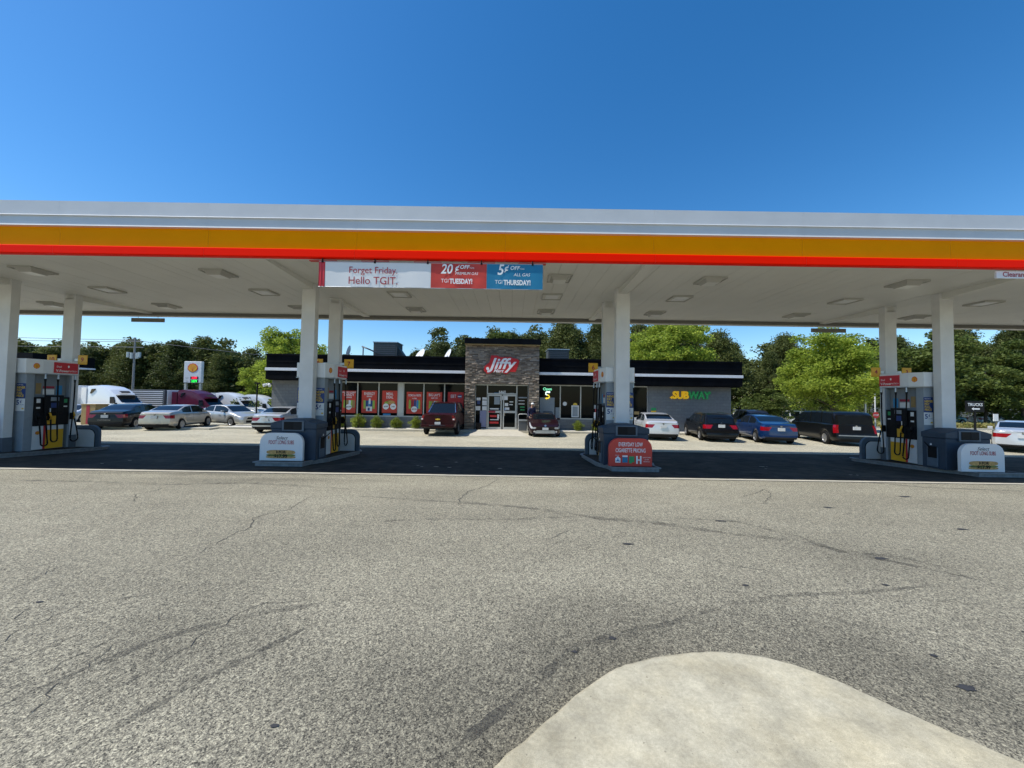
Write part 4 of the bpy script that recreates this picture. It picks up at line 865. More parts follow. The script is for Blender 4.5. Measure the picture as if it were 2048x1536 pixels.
def limbs(mb, H, r, crown_z, crown_r, nl, lean=0):
    tr = [(0, 0, -.4)]; x = y = 0
    for i in range(1, 8): x += random.gauss(0, .03 * H / 8) + lean / 8; y += random.gauss(0, .03 * H / 8); tr.append((x, y, H * .93 * i / 7))
    mb.tube(tr, [r * (1 - .85 * i / 7) for i in range(8)], 'bark', 8); ends = []
    for k in range(nl):
        z = crown_z + (H * .9 - crown_z) * (k + .5) / nl * .9; i = min(6, int(z / (H * .93) * 7)); p = Vector(tr[i]).lerp(Vector(tr[i + 1]), z / (H * .93) * 7 - i)
        a = k * 2.4 + random.uniform(-.4, .4); q = crown_r * random.uniform(.55, .95) * (1 - .5 * k / nl); up = random.uniform(.15, .5) * q
        e = p + Vector((q * math.cos(a), q * math.sin(a), up)); mid = p.lerp(e, .5) + Vector((0, 0, .12 * q))
        mb.tube([p, mid, e], [r * .32 * (1 - .5 * k / nl), r * .2 * (1 - .5 * k / nl), r * .06], 'bark', 5); ends.append(e)
    return ends
def make_tree(name, kind, H, W, seed, key, leaf, ncl, per):
    random.seed(seed); global rng; rng = np.random.default_rng(seed)
    root = bpy.data.objects.new(name, None); COL.objects.link(root)
    mb = MB()
    if kind == 'pine':
        cz = H * random.uniform(.28, .4); ends = limbs(mb, H, H * .016, cz, W, 16)
        c = []; r = []
        for i in range(ncl):
            t = rng.random() ** .85; z = cz * .85 + (H - cz * .85) * t; q = W * (1 - t) ** .42 * (.55 + .5 * math.sin(math.pi * min(1, t * 1.3 + .15))) * rng.uniform(.2, 1.12)
            a = rng.uniform(0, 6.28); c.append((q * math.cos(a), q * math.sin(a), z + .25 * math.sin(3 * a + seed))); r.append(rng.uniform(.16, .36) * W)
    else:
        cz = H * .22; ends = limbs(mb, H, H * .022, cz, W * .9, 18)
        c = [tuple(e) for e in ends]; r = [W * .3] * len(ends)
        for i in range(ncl - len(c)):
            d = rng.normal(size=3); d /= np.linalg.norm(d); q = rng.uniform(.55, 1) if i % 4 else rng.uniform(.1, .6)
            lob = 1 + .22 * math.sin(3 * math.atan2(d[1], d[0]) + seed) + .16 * math.sin(5 * d[2] + seed)
            z = H * .6 + d[2] * H * .42 * q * min(lob, 1.1); k = 1 - max(0, (z / H - .6)) * .8
            c.append((d[0] * W * q * lob * k, d[1] * W * q * lob * k, max(cz * .9, z))); r.append(rng.uniform(.14, .3) * W)
    mb.build('trunk', root)
    me = leafmesh('crown', np.array(c), np.array(r), per, leaf, key); o = bpy.data.objects.new('crown', me); COL.objects.link(o); o.parent = root
    return root
protos = {}
def tree(px_x, px_y, scale, proto, label, group=None, rz=None, name=None, hs=1):
    p, used = protos[proto]
    o = p if not used else copy_tree(p); protos[proto][1] = True
    o.location = (px_x, px_y, gzz(px_x, px_y) - .05); w_ = random.uniform(.72, 1) if proto[:4] == 'pine' else 1; o.scale = (scale * w_, scale * w_, scale * hs); o.rotation_euler = (0, 0, random.uniform(0, 6.28) if rz is None else rz)
    tag(o, label, 'tree', group); return o
for i in range(4): protos['pine%d' % i] = [make_tree('pine_tree', 'pine', 13, (4.3, 4.9, 4.0, 5.2)[i], 20 + i, 'pine' if i % 2 == 0 else 'pine2', .13, 150, 135), False]
protos['oakA'] = [make_tree('leafy_tree', 'dec', 9.2, 4.3, 41, 'leaf', .10, 170, 260), False]
protos['oakB'] = [make_tree('leafy_tree', 'dec', 9, 3.6, 43, 'leaf', .10, 140, 240), False]
protos['mid'] = [make_tree('leafy_tree', 'dec', 9, 3.4, 47, 'leaf2', .14, 120, 150), False]
random.seed(11)
# named trees near the lot
tree(26.9, 31.5, .93, 'oakA', 'broad bright green tree behind the black minivan')
tree(14.4, 33.5, 1.12, 'oakB', 'bright green tree rising over the store roof above the right wall')
tree(-25.0, 42, 1.08, 'oakB', 'light green tree beside the left end of the store', hs=1.1)
tree(-38.8, 59, .98, 'oakB', 'lower light green tree left of the store, above the rear white truck', hs=1.08)
tree(19.8, 28.6, .4, 'mid', 'small leafy tree at the right corner of the store', hs=.9)
tree(-1.3, 52, 1.37, 'mid', 'tree tip showing over the entrance tower')
tree(50, 44, 1.25, 'mid', 'pale green tree right of the big bright tree'); tree(58, 46, .95, 'mid', 'yellow green tree behind the trucks direction sign')
tree(64, 47, 1.2, 'mid', 'thin pale tree at the right edge of the picture'); tree(40, 47, .8, 'mid', 'low leafy tree between the minivan and the right pump')
G1 = 'pines in the wood behind the lot'
spec = []
for i, x in enumerate(np.linspace(-97, -47, 23)):
    h = float(np.interp(x, [-97, -88, -80, -73, -66, -60, -54, -50, -47], [.88, .92, .84, .84, .92, 1.0, .99, .86, .66])); spec.append((x + random.uniform(-.8, .8), 62 + (i % 3) * 2, h * random.uniform(.93, 1.04), 'dark pine in the wood beyond the parked trucks', 'pines beyond the parked trucks'))
for i, x in enumerate(np.linspace(-17, 34, 27)):
    h = float(np.interp(x, [-17, -12, -5, 2, 6, 20, 28, 34], [.84, .9, .94, .98, 1.06, 1.10, 1.0, .9])); spec.append((x + random.uniform(-.8, .8), 55 + (i % 3) * 2, h * random.uniform(.94, 1.04), 'pine rising behind the store roof', 'pines behind the store roof'))
for i, x in enumerate(np.linspace(37, 92, 20)):
    h = float(np.interp(x, [37, 48, 56, 62, 70, 92], [.88, .9, .9, 1.0, 1.2, 1.25])); spec.append((x + random.uniform(-.8, .8), 53 + (i % 3) * 2.5, h * random.uniform(.8, 1.12), 'dark pine in the wood on the right side of the lot', 'pines on the right side of the lot'))
for i, (x, y, h, lab, g) in enumerate(spec): tree(x, y, h, 'pine%d' % (i % 4), lab, g)
# far woodland mass
random.seed(5); rng = np.random.default_rng(5); c = []; r = []
for row, (Y, n) in enumerate(((64, 66), (70, 62), (77, 56))):
    for i in range(n):
        x = -105 + 210 * i / n + random.uniform(-1.5, 1.5); h = random.uniform(13.5, 16)
        if -48 < x < -16: h = random.uniform(8.5, 10.5)
        if 30 < x < 60: h -= 1.6
        if x < -48: h = random.uniform(11, 13)
        if x > 30: h -= .8
        for k in range(60):
            t = random.random() ** .8; q = 2.9 * (1 - t) ** .33 * random.uniform(.3, 1); a = random.uniform(0, 6.28); c.append((x + q * math.cos(a), Y + q * math.sin(a), -1.6 + .2 * h + .8 * h * t)); r.append(random.uniform(.7, 1.3))
o = bpy.data.objects.new('distant_woods', leafmesh('distant_woods', np.array(c), np.array(r), 32, .23, 'pine2', .7)); COL.objects.link(o); tag(o, 'dark evergreen wood closing the view behind the lot', 'woods', kind='stuff')
c = []; r = []
for i in range(1300):
    x = random.uniform(-100, 105); y = random.uniform(49, 62) if x < 28 else random.uniform(46, 54); z = gzz(x, y) + random.uniform(.2, 3.2)
    c.append((x, y, z)); r.append(random.uniform(.5, 1.2))
o = bpy.data.objects.new('undergrowth', leafmesh('undergrowth', np.array(c), np.array(r), 60, .15, 'leaf2', .8)); COL.objects.link(o); tag(o, 'leafy undergrowth along the foot of the wood', 'undergrowth', kind='stuff')
# grass verge at the right
mb = MB(); gy = [38.6, 42, 46, 60]; gx = [24, 40, 60, 90, 200]
mb.add([(x, y, gzz(x, y) + .12 + .01 * (y > 40)) for y in gy for x in gx] , [(j * 5 + i, j * 5 + i + 1, (j + 1) * 5 + i + 1, (j + 1) * 5 + i) for j in range(3) for i in range(4)], 'grass')
for a, b in ((24, 60), (60, 200)):
    mb.add([(a, 38.35, gzz(a, 38) - .05), (b, 38.35, gzz(b, 38) - .05), (a, 38.35, gzz(a, 38) + .14), (b, 38.35, gzz(b, 38) + .14), (a, 38.65, gzz(a, 38) + .14), (b, 38.65, gzz(b, 38) + .14)], [(0, 1, 3, 2), (2, 3, 5, 4)], 'kerbc')
tag(mb.build('grass_verge'), kind='structure')
n = 2200; xx = rng.uniform(25, 85, n); yy_ = 38.8 + 6 * rng.random(n) ** 1.6
o = bpy.data.objects.new('tall_grass', leafmesh('tall_grass', np.stack([xx, yy_, np.array([gzz(a, b) + .3 for a, b in zip(xx, yy_)])], 1), np.full(n, .38), 12, .14, 'grassb', 1.1)); COL.objects.link(o); tag(o, 'tall dry grass on the verge beyond the lot', 'grass', kind='stuff')
mb = MB(); gy = [58, 70, 200, 690]; gx = [-690, -200, -60, 0, 60, 200, 690]
mb.add([(x, y, gzz(x, 56) + .03) for y in gy for x in gx], [(j * 7 + i, j * 7 + i + 1, (j + 1) * 7 + i + 1, (j + 1) * 7 + i) for j in range(3) for i in range(6)], 'floor'); tag(mb.build('field'), kind='structure')
# shrubs by the windows
rng = np.random.default_rng(3); sh = None
for i, (u, s, lab) in enumerate(((-10.45, .85, 'half hidden behind the left pump'), (-9.3, 1.15, 'tallest, with a pointed top'), (-8.1, 1.0, 'under the poster of cans'), (-6.83, .95, 'under the wide mullion'), (-5.6, .95, 'left of the pickup'),
                            (-3.1, .8, 'right behind the pickup'), (5.05, .85, 'under the window right of the dark red coupe'), (6.3, .9, 'half hidden behind the middle pump'), (8.0, .8, 'hidden behind the middle column'))):
    if i == 0:
        rt = thing('round_shrub', None, None); n = 26; c = []; r = []
        for k in range(n):
            a = random.uniform(0, 6.28); t = random.random(); q = .26 * math.sin(math.pi * (.25 + .7 * t)) * random.uniform(.3, 1); c.append((q * math.cos(a), q * math.sin(a), .08 + .6 * t)); r.append(random.uniform(.1, .17))
        me = leafmesh('foliage', np.array(c), np.array(r), 120, .022, 'bush', .9); o = bpy.data.objects.new('foliage', me); COL.objects.link(o); o.parent = rt
        mb = MB()
        for k in range(6): a = k; mb.tube([(0, 0, 0), (.08 * math.cos(a), .08 * math.sin(a), .3), (.16 * math.cos(a), .16 * math.sin(a), .55)], [.015, .01, .005], 'bark', 5)
        mb.build('stems', rt); sh = rt
    else: rt = copy_tree(sh)
    x, y = bw(u, .08); rt.location = (x, y, .1); rt.scale = (s * 1.45, s * 1.45, s * random.uniform(.98, 1.15)); rt.rotation_euler = (0, 0, i * 1.3); tag(rt, 'light green round shrub by the store, ' + lab, 'shrub', 'shrubs under the store windows')

# ------------------------------------------------------------ vehicles
def smoothprof(pts):
    px = np.array([p[0] for p in pts]); pz = np.array([p[1] for p in pts]); g = np.linspace(px[0], px[-1], 400); z = np.interp(g, px, pz)
    k = max(1, int(.10 / (g[1] - g[0]))); w = np.hanning(2 * k + 1); w /= w.sum(); zz = np.convolve(np.pad(z, k, 'edge'), w, 'valid')
    return lambda y: float(np.interp(y, g, zz))
FR = [0, .1, .28, .46, .6, .75, .9, 1.0]; FX = [.93, .98, 1.0, 1.0, .995, .985, .965, .93]
_wheels = {}
def wheel_parts(root, x, y, r, side, w=.2, rimk='rim'):
    key = (r, side, w, rimk)
    wl_ = thing('wheel', None, None); wl_.parent = root; wl_.location = (x, y, r)
    if key not in _wheels:
        mb = MB(); n = 28; prof = [(.62 * r, -w / 2), (.9 * r, -w / 2), (r, -w / 2 + .03), (r, w / 2 - .03), (.9 * r, w / 2), (.68 * r, w / 2), (.66 * r, w / 2 - .03)]
        vs = [(pw * 1.0, pr * math.cos(2 * math.pi * i / n), pr * math.sin(2 * math.pi * i / n)) for pr, pw in prof for i in range(n)]
        mb.add(vs, [(j * n + i, j * n + (i + 1) % n, (j + 1) * n + (i + 1) % n, (j + 1) * n + i) for j in range(len(prof) - 1) for i in range(n)], 'rubber', Matrix.Scale(side, 4, (1, 0, 0)), True); ty = mb.build('tyre')
        mb = MB(); mb.cyl((side * (w / 2 - .07), 0, 0), (side * (w / 2 - .06), 0, 0), .66 * r, .66 * r, 'under', 20)
        rr = MB()
        vs = [(side * dx, q * math.cos(2 * math.pi * i / n), q * math.sin(2 * math.pi * i / n)) for q, dx in ((.66 * r, w / 2 - .05), (.67 * r, w / 2 - .005), (.58 * r, w / 2 - .012), (.57 * r, w / 2 - .05)) for i in range(n)]
        mb.add(vs, [(j * n + i, j * n + (i + 1) % n, (j + 1) * n + (i + 1) % n, (j + 1) * n + i) for j in range(3) for i in range(n)], rimk, None, True)
        for k in range(7):
            a = 2 * math.pi * k / 7
            c, s_ = math.cos(a), math.sin(a); hw = .055 * r / .32
            for (q0, q1, h0, h1) in ((.08 * r, .6 * r, hw * 1.2, hw * .8),):
                pts = [(side * (w / 2 - .02), q * c - h * s_, q * s_ + h * c) for q, h in ((q0, -h0), (q1, -h1), (q1, h1), (q0, h0))]; pts2 = [(p[0] - side * .025, p[1], p[2]) for p in pts]
                mb.add(pts + pts2, [(0, 1, 2, 3), (0, 4, 5, 1), (1, 5, 6, 2), (2, 6, 7, 3), (3, 7, 4, 0)], rimk)
        mb.cyl((side * (w / 2 - .04), 0, 0), (side * (w / 2 - .008), 0, 0), .17 * r, .14 * r, rimk, 12); rm = mb.build('rim')
        _wheels[key] = (ty.data, rm.data); ty.parent = wl_; rm.parent = wl_
    else:
        for nm, d in zip(('tyre', 'rim'), _wheels[key]): o = bpy.data.objects.new(nm, d); COL.objects.link(o); o.parent = wl_
def vehicle(name, label, cat, loc, heading, P, pk, group=None, z=None):
    L, W = P['L'], P['W'] / 2; top = smoothprof(P['top']); belt = smoothprof(P['belt']); sill = P.get('sill', .24); wr = P.get('wr', .32); ax = P['axles']; GW = P.get('gw', .70) * W
    wsr, rwr, sw_, cut = P['ws'], P.get('rw'), P['side'], P.get('cut', .86)
    rc = P.get('rc', (.86, .95, .99)); fc = P.get('fc', (.74, .88, .97))
    root = thing(name, label, cat, (*loc, gzz(*loc) if z is None else z), -heading, group)
    ys = sorted(set([0, .03, .08, .15, .25, L, L - .03, L - .08, L - .16, L - .28] + list(np.linspace(.35, L - .38, int(L / .085)))))
    if P.get('extra'): ys = sorted(set(ys + P['extra']))
    wid = lambda y: W * min(float(np.interp(y, [0, .15, .5], rc)), float(np.interp(y, [L - .5, L - .15, L], fc[::-1])))
    rl, fl = P.get('rlean', .1), P.get('flean', .12)
    def dfm(y, zz, x=0):
        b = .5
        o = y
        if y < 1.2: o += rl * max(0, zz - b) * (1 - y / 1.2) + .05 * (x / W) ** 2 * (1 - y / 1.2)
        if y > L - 1.0: o -= (fl * max(0, zz - b) + .16 * (x / W) ** 2) * (y - L + 1.0)
        return o - L / 2
    secs = []
    for y in ys:
        w = wid(y); b = belt(y); t = max(top(y), b + .012); zl = sill
        if y < .3: zl = sill + .08 * (1 - y / .3)
        if y > L - .3: zl = sill - .02
        for a in ax:
            d = abs(y - a); ra = wr * 1.17
            if d < ra: zl = max(zl, wr + math.sqrt(ra * ra - d * d) * .98 - .02)
        zl = min(zl, b - .08); tz = t - b; q = min(1, tz / P.get('gh', .45)); s = []
        for f, fx in zip(FR, FX): s.append((w * fx, zl + (b - zl) * f))
        gl = w * .905; s.append((gl, b + min(.02, tz * .25))); gu = gl + (min(GW + .06, gl) - gl) * q; s.append((gu, b + tz * cut))
        s.append((gu - .05 - .06 * (1 - q), b + tz * .955)); s.append(((gu - .05) * .6, b + tz * .992)); s.append((0, t)); secs.append(s)
    nr = len(secs[0]); parts = {}
    def P_(k): return parts.setdefault(k, MB())
    def full(s): return [(-x, z) for x, z in s] + [(x, z) for x, z in s[:-1]][::-1]
    rings = [[(x, dfm(y, z, x), z) for x, z in full(s)] for y, s in zip(ys, secs)]; m = len(rings[0])
    def cls(y, band, side):
        tz = max(top(y) - belt(y), 0)
        if band in (10, 11) and wsr[0] < y < wsr[1]: return 'windshield'
        if band in (10, 11) and rwr and rwr[0] < y < rwr[1]: return 'rear_window'
        if band == 8:
            for a, b in sw_:
                if a < y < b and tz > .07: return 'side_window_' + side
        if band in P.get('tb', (4, 5)) and y < P.get('tl', .28): return 'taillight_' + side
        if band in P.get('hb', (4, 5)) and y > L - P.get('hl', .38): return 'headlight_' + side
        return 'body'
    for i in range(len(ys) - 1):
        ym = (ys[i] + ys[i + 1]) / 2
        for j in range(m - 1):
            band = j if j < nr - 1 else m - 2 - j; side = 'l' if j < nr - 1 else 'r'
            P_(cls(ym, band, side)).add([rings[i][j], rings[i][j + 1], rings[i + 1][j + 1], rings[i + 1][j]], [(0, 1, 2, 3)], 'body', None, True) if False else P_(cls(ym, band, side)).v.extend([rings[i][j], rings[i + 1][j], rings[i + 1][j + 1], rings[i][j + 1]])
    NC = 16
    for end in (0, 1):
        s = secs[0] if end == 0 else secs[-1]; y = ys[0] if end == 0 else ys[-1]
        for k in range(nr - 1):
            for c in range(NC):
                def pt(kk, cc):
                    t_ = 2 * cc / NC - 1; t_ = math.copysign(abs(t_) ** (1 + .28 * (kk - 5)), t_) if kk in (4, 6) and len(P.get('tb', (4, 5))) == 2 else t_; x = s[kk][0] * t_; return (x, dfm(y, s[kk][1], s[kk][0]) - (.05 if end == 0 else -.05) * (1 - (2 * cc / NC - 1) ** 2), s[kk][1])
                q = [pt(k, c), pt(k, c + 1), pt(k + 1, c + 1), pt(k + 1, c)]
                if end: q = q[::-1]
                side = 'l' if c < NC / 2 else 'r'; e = min(c, NC - 1 - c); p = 'body'
                if end == 0 and k in P.get('tb', (4, 5)) and e < P.get('tc', 3): p = 'taillight_' + side
                if end == 1 and k in P.get('hb', (4, 5)) and e < P.get('hc', 2): p = 'headlight_' + side
                if end == 0 and k == 8 and P.get('hatch') and e >= 1: p = 'rear_window'
                if end == 1 and k in P.get('gb', (4, 5)) and e >= P.get('hc', 2) + 1: p = 'grille'
                if end == 1 and k in (1, 2) and 2 <= e: p = P.get('intake', 'grille')
                if end == 0 and k in (0,) : p = 'lower_trim'
                P_(p).v.extend(q)
    mk = {'body': pk, 'windshield': 'carglass', 'rear_window': 'carglass', 'grille': P.get('grk', 'black'), 'lower_trim': 'under', 'intake': 'steel'}
    for k, mbp in parts.items():
        vs = mbp.v; mb = MB(); key = {}; idx = []
        for v in vs:
            kk = (round(v[0], 4), round(v[1], 4), round(v[2], 4))
            if kk not in key: key[kk] = len(key)
            idx.append(key[kk])
        fs = []
        for i in range(0, len(idx), 4):
            f = []
            for a in idx[i:i + 4]:
                if a not in f: f.append(a)
            if len(f) > 2: fs.append(tuple(f))
        base = k[:-2] if k[-2:] in ('_l', '_r') else k
        mt = mk.get(base) or {'side_window': 'carglass', 'taillight': 'tail', 'headlight': 'head'}[base]
        mb.add(list(key.keys()), fs, mt, None, True); mb.build(base, root, sharp=38)
    # floor, plates, mirrors, handles
    mb = MB(); mb.box(-W + .24, W - .24, -L / 2 + .15, L / 2 - .2, sill - .05, sill + .3, 'under'); mb.box(-W + .06, W - .06, -L / 2 + ax[0] + wr * 1.25, -L / 2 + ax[-1] - wr * 1.25, sill + .01, sill + .2, 'under'); mb.build('underbody', root)
    pz = P.get('pz', .78); py = dfm(0, pz) - .05
    MB().box(-.16, .16, py - .04, py + .01, pz - .08, pz + .08, 'plate').build('license_plate', root)
    if P.get('badge', True): bz = P.get('bz', pz + .15); MB().cyl((0, dfm(0, bz) - .07, bz), (0, dfm(0, bz) - .04, bz), .05, .05, 'chrome', 10).build('badge', root)
    mym = wsr[0] + P.get('mo', .1) * (wsr[1] - wsr[0]) if not P.get('my') else P['my']
    for s in (-1, 1):
        mb = MB(); mz = belt(mym) + .07; mb.box(s * (W + .02) - .09, s * (W + .02) + .09, mym - L / 2 - .05, mym - L / 2 + .07, mz - .06, mz + .08, P.get('mk', pk)); mb.box(min(s * W * .85, s * (W + .02)), max(s * W * .85, s * (W + .02)), mym - L / 2 - .02, mym - L / 2 + .04, mz - .05, mz - .02, 'black'); mb.build('mirror', root, .03)
        for hy in P.get('handles', ()): MB().box(min(s * W * .985, s * (W * .985 + .03)), max(s * W * .985, s * (W * .985 + .03)), hy - L / 2, hy - L / 2 + .17, belt(hy) - .17, belt(hy) - .135, P.get('hk', pk)).build('door_handle', root)
        for a in ax: wheel_parts(root, s * (W - .11), a - L / 2, wr, s, .21, P.get('rimk', 'rim'))
        # door seams as thin dark grooves
        for dy in P.get('seams', ()):
            mb = MB(); k0 = min(range(len(ys)), key=lambda i_: abs(ys[i_] - dy)); sc = secs[k0]; vv = []
            for xx_, z_ in sc[2:8]: vv += [(s * (xx_ + .002), ys[k0] - L / 2 - .005, z_), (s * (xx_ + .002), ys[k0] - L / 2 + .005, z_)]
            mb.add(vv, [(2 * i_, 2 * i_ + 1, 2 * i_ + 3, 2 * i_ + 2) for i_ in range(5)], 'under'); mb.build('door_seam', root)
    ex = P.get('post')
    if ex: ex(root, L, W, dfm, belt, top)
    return root
def bar(z, k='chrome', w=.5, h=.03):
    def f(root, L, W, dfm, belt, top): MB().box(-w, w, dfm(0, z) - .075, dfm(0, z) - .04, z, z + h, k).build('trim_bar', root)
    return f
SED = dict(L=4.62, W=1.8, top=[(0, .98), (.1, 1.06), (.4, 1.10), (.72, 1.12), (1.5, 1.41), (2.0, 1.46), (2.5, 1.465), (2.95, 1.42), (3.72, .98), (4.2, .86), (4.5, .76), (4.62, .70)],
           belt=[(0, .95), (.6, 1.02), (1.2, 1.0), (3.6, .93), (4.2, .83), (4.62, .68)], axles=(.95, 3.65), ws=(2.98, 3.68), rw=(.76, 1.44), side=[(1.12, 1.95), (2.03, 3.35)], handles=(1.55, 2.6), seams=(1.35, 2.05, 3.2), gw=.68, pz=.78)
def V(base, **k): d = dict(base); d.update(k); return d
WAG = V(SED, L=4.75, W=1.82, top=[(0, 1.28), (.12, 1.38), (.3, 1.44), (1.2, 1.49), (2.3, 1.5), (2.95, 1.45), (3.8, 1.0), (4.3, .88), (4.75, .72)], belt=[(0, .98), (1.2, 1.0), (3.7, .93), (4.3, .84), (4.75, .68)], axles=(.95, 3.7), ws=(3.0, 3.75), rw=None, side=[(.35, 1.15), (1.22, 2.05), (2.12, 3.4)], hatch=True, rlean=.55, pz=.86)
VAN = V(SED, L=5.1, W=1.98, top=[(0, 1.6), (.12, 1.70), (.4, 1.75), (2.0, 1.77), (3.3, 1.72), (3.7, 1.6), (4.4, 1.12), (4.9, .98), (5.1, .85)], belt=[(0, 1.07), (2, 1.07), (4.2, 1.04), (4.8, .92), (5.1, .8)], axles=(.95, 4.05), wr=.34, ws=(3.55, 4.4), rw=None, side=[(.35, 1.42), (1.5, 2.45), (2.55, 3.8)], hatch=True, rlean=.28, pz=.92, tb=(3, 4, 5, 6), tc=1, tl=.12, gw=.76, gh=.65, badge=True, bz=1.02, seams=(1.45, 2.5, 3.75), handles=(2.3, 2.7), post=bar(.52, 'steel', .85, .05), rc=(.9, .96, .99))
PUP = V(SED, L=5.6, W=2.0, top=[(0, 1.19), (.1, 1.22), (1.1, 1.24), (1.75, 1.78), (2.0, 1.86), (2.6, 1.9), (3.3, 1.88), (3.6, 1.8), (4.15, 1.26), (4.9, 1.2), (5.5, 1.12), (5.6, 1.05)], belt=[(0, 1.16), (2, 1.2), (4.1, 1.17), (5.0, 1.12), (5.6, 1.0)], sill=.42, axles=(1.15, 4.45), wr=.40, ws=(3.5, 4.15), rw=(1.12, 1.85), side=[(1.75, 2.5), (2.6, 3.8)], tb=(4, 5, 6), tc=1, tl=.12, gw=.74, pz=.72, bz=.98, rlean=0.0, rc=(.93, .98, 1), gh=.55, seams=(2.0, 2.55, 3.7), handles=(2.2, 3.0), rimk='dsteel', cut=.88)
CPE = V(SED, L=4.3, W=1.82, top=[(0, .95), (.5, 1.02), (1.3, 1.2), (1.9, 1.3), (2.3, 1.31), (2.6, 1.28), (3.25, .93), (3.9, .78), (4.2, .66), (4.3, .6)], belt=[(0, .9), (1, .93), (3.2, .87), (3.9, .74), (4.3, .56)], sill=.2, axles=(.8, 3.45), ws=(2.62, 3.22), rw=(.9, 1.7), side=[(1.6, 2.95)], hb=(5, 6), hl=.75, hc=2, gb=(), fc=(.84, .93, .98), gw=.62, handles=(1.7,), seams=(1.75, 3.0), rimk='dsteel', intake='intake')
SUV = V(SED, L=4.6, W=1.85, top=[(0, 1.5), (.12, 1.6), (.5, 1.66), (2.2, 1.68), (2.9, 1.6), (3.6, 1.1), (4.2, 1.0), (4.6, .85)], belt=[(0, 1.02), (3.5, 1.02), (4.2, .95), (4.6, .8)], sill=.3, axles=(.9, 3.6), wr=.35, ws=(2.95, 3.6), rw=None, side=[(.35, 1.1), (1.2, 2.0), (2.1, 3.2)], hatch=True, rlean=.35, pz=.9, gh=.55)
h = R
cars = 'cars parked in front of the store'
def wp(root, L, W, dfm, belt, top):      # spoiler and roof rails
    for s in (-1, 1): MB().tube([(s * W * .68, -L / 2 + .5, 1.44), (s * W * .69, -L / 2 + .7, 1.5), (s * W * .69, L / 2 - 2.3, 1.54), (s * W * .68, L / 2 - 2.0, 1.48)], .02, 'chrome').build('roof_rail', root)
vehicle('parked_car', 'black sedan with tinted windows at the left end of the parked row', 'car', (-24.05, 23.9), h(-17), V(SED, L=4.8, W=1.86, axles=(1.0, 3.85), tc=3, post=bar(.56, 'chrome', .3, .03)), paint('black_left', (.003, .003, .005)), cars)
vehicle('parked_car', 'beige sedan parked right of the black sedan on the left', 'car', (-20.95, 23.75), h(-12), V(SED, L=4.5, top=SED['top'], tc=3), paint('beige', (.50, .45, .37), .4), cars)
vehicle('parked_car', 'silver sedan seen from its right side with nose pointing right', 'car', (-20.2, 26.9), h(108), V(SED, L=4.8, axles=(.95, 3.8), rimk='rim', post=None), paint('silver_left', (.50, .50, .47), .45), cars)
vehicle('parked_car', 'pale silver sedan half hidden behind the left front column', 'car', (-13.95, 23.35), h(-5), V(SED, L=4.6, tc=4, post=bar(.46, 'under', .7, .14)), paint('pale_silver', (.56, .57, .57), .4), cars)
def pp(root, L, W, dfm, belt, top):
    y = dfm(0, .8)
    MB().box(-.92, .92, y - .16, y - .02, .50, .66, paint('maroon_bumper', (.03, .0015, .003))).build('bumper', root, .03)
    MB().box(-.45, .45, y - .175, y - .161, .60, .64, 'chrome').build('step_plate', root)
    MB().box(-.16, .16, y - .056, y - .046, 1.06, 1.11, 'under').build('tailgate_handle', root)
    MB().tube([(0.3, y + .3, .45), (.3, y - .02, .42)], .03, 'chrome').build('exhaust', root)
    for s in (-1, 1):
        MB().box(s * .88 - .05, s * .88 + .05, y - .035, y + .02, .92, .99, 'paper').build('reverse_light', root)
        MB().tube([(s * .8, -L / 2 + 1.14, 1.27), (s * .66, -L / 2 + 1.78, 1.80), (s * .60, -L / 2 + 1.98, 1.875)], .035, 'chrome').build('pillar_trim', root)
    mb = MB(); mb.prism([(-.13, -.03), (-.04, -.03), (-.04, -.045), (.04, -.045), (.04, -.03), (.13, -.03), (.14, .03), (.04, .03), (.04, .045), (-.04, .045), (-.04, .03), (-.12, .03)], 0, .012, 'gold', fr(0, y - .05, .95)); mb.build('emblem', root)
vehicle('parked_pickup', 'dark red pickup truck backed view, parked left of the entrance', 'pickup', (-4.05, 23.75), h(1), V(PUP, badge=False, post=pp), paint('maroon', (.036, .0015, .0035), .3), None)
def cp_(root, L, W, dfm, belt, top):
    y = L / 2
    MB().box(-.17, .17, y + .03, y + .05, .42, .56, 'plate').build('front_plate', root); MB().cyl((0, y + .02, .66), (0, y + .045, .665), .065, .06, 'chrome', 14).build('front_badge', root)
    MB().box(-.5, .5, y + .02, y + .035, .24, .40, 'steel').build('intercooler', root)
    for s in (-1, 1): MB().cyl((s * .62, y - .03, .33), (s * .62, y + .01, .33), .05, .05, 'head', 12).build('fog_light', root)
vehicle('parked_car', 'dark red sports coupe facing the camera beside the entrance', 'car', (1.92, 23.35), h(180), V(CPE, post=cp_, badge=False), paint('dark_red', (.016, .004, .006), .4), cars)
vehicle('parked_car', 'bright silver sedan between the middle column and the black wagon', 'car', (8.55, 22.7), h(8), V(SED, L=4.8, W=1.86, axles=(1.0, 3.8), post=None), paint('bright_silver', (.62, .64, .66), .35), cars)
vehicle('parked_car', 'black station wagon with roof rails parked left of the blue sedan', 'car', (11.68, 22.35), h(10.5), V(WAG, post=wp, tc=3), paint('black_wagon', (.003, .003, .003)), cars)
vehicle('parked_car', 'blue sedan between the black wagon and the minivan', 'car', (14.42, 21.65), h(12), V(SED, L=4.5, axles=(.9, 3.6), tc=3), paint('blue', (.004, .03, .12), .4), cars)
vehicle('parked_minivan', 'black minivan at the right end of the parked row', 'minivan', (18.1, 21.55), h(12.5), VAN, paint('black_van', (.004, .004, .004)), None)
vehicle('parked_car', 'silver sedan at the right edge of the picture', 'car', (25.6, 18.9), h(52), V(SED, L=4.9, W=1.86, axles=(1.0, 3.85), tc=4, tl=.4), paint('silver_right', (.60, .62, .64), .4), cars)
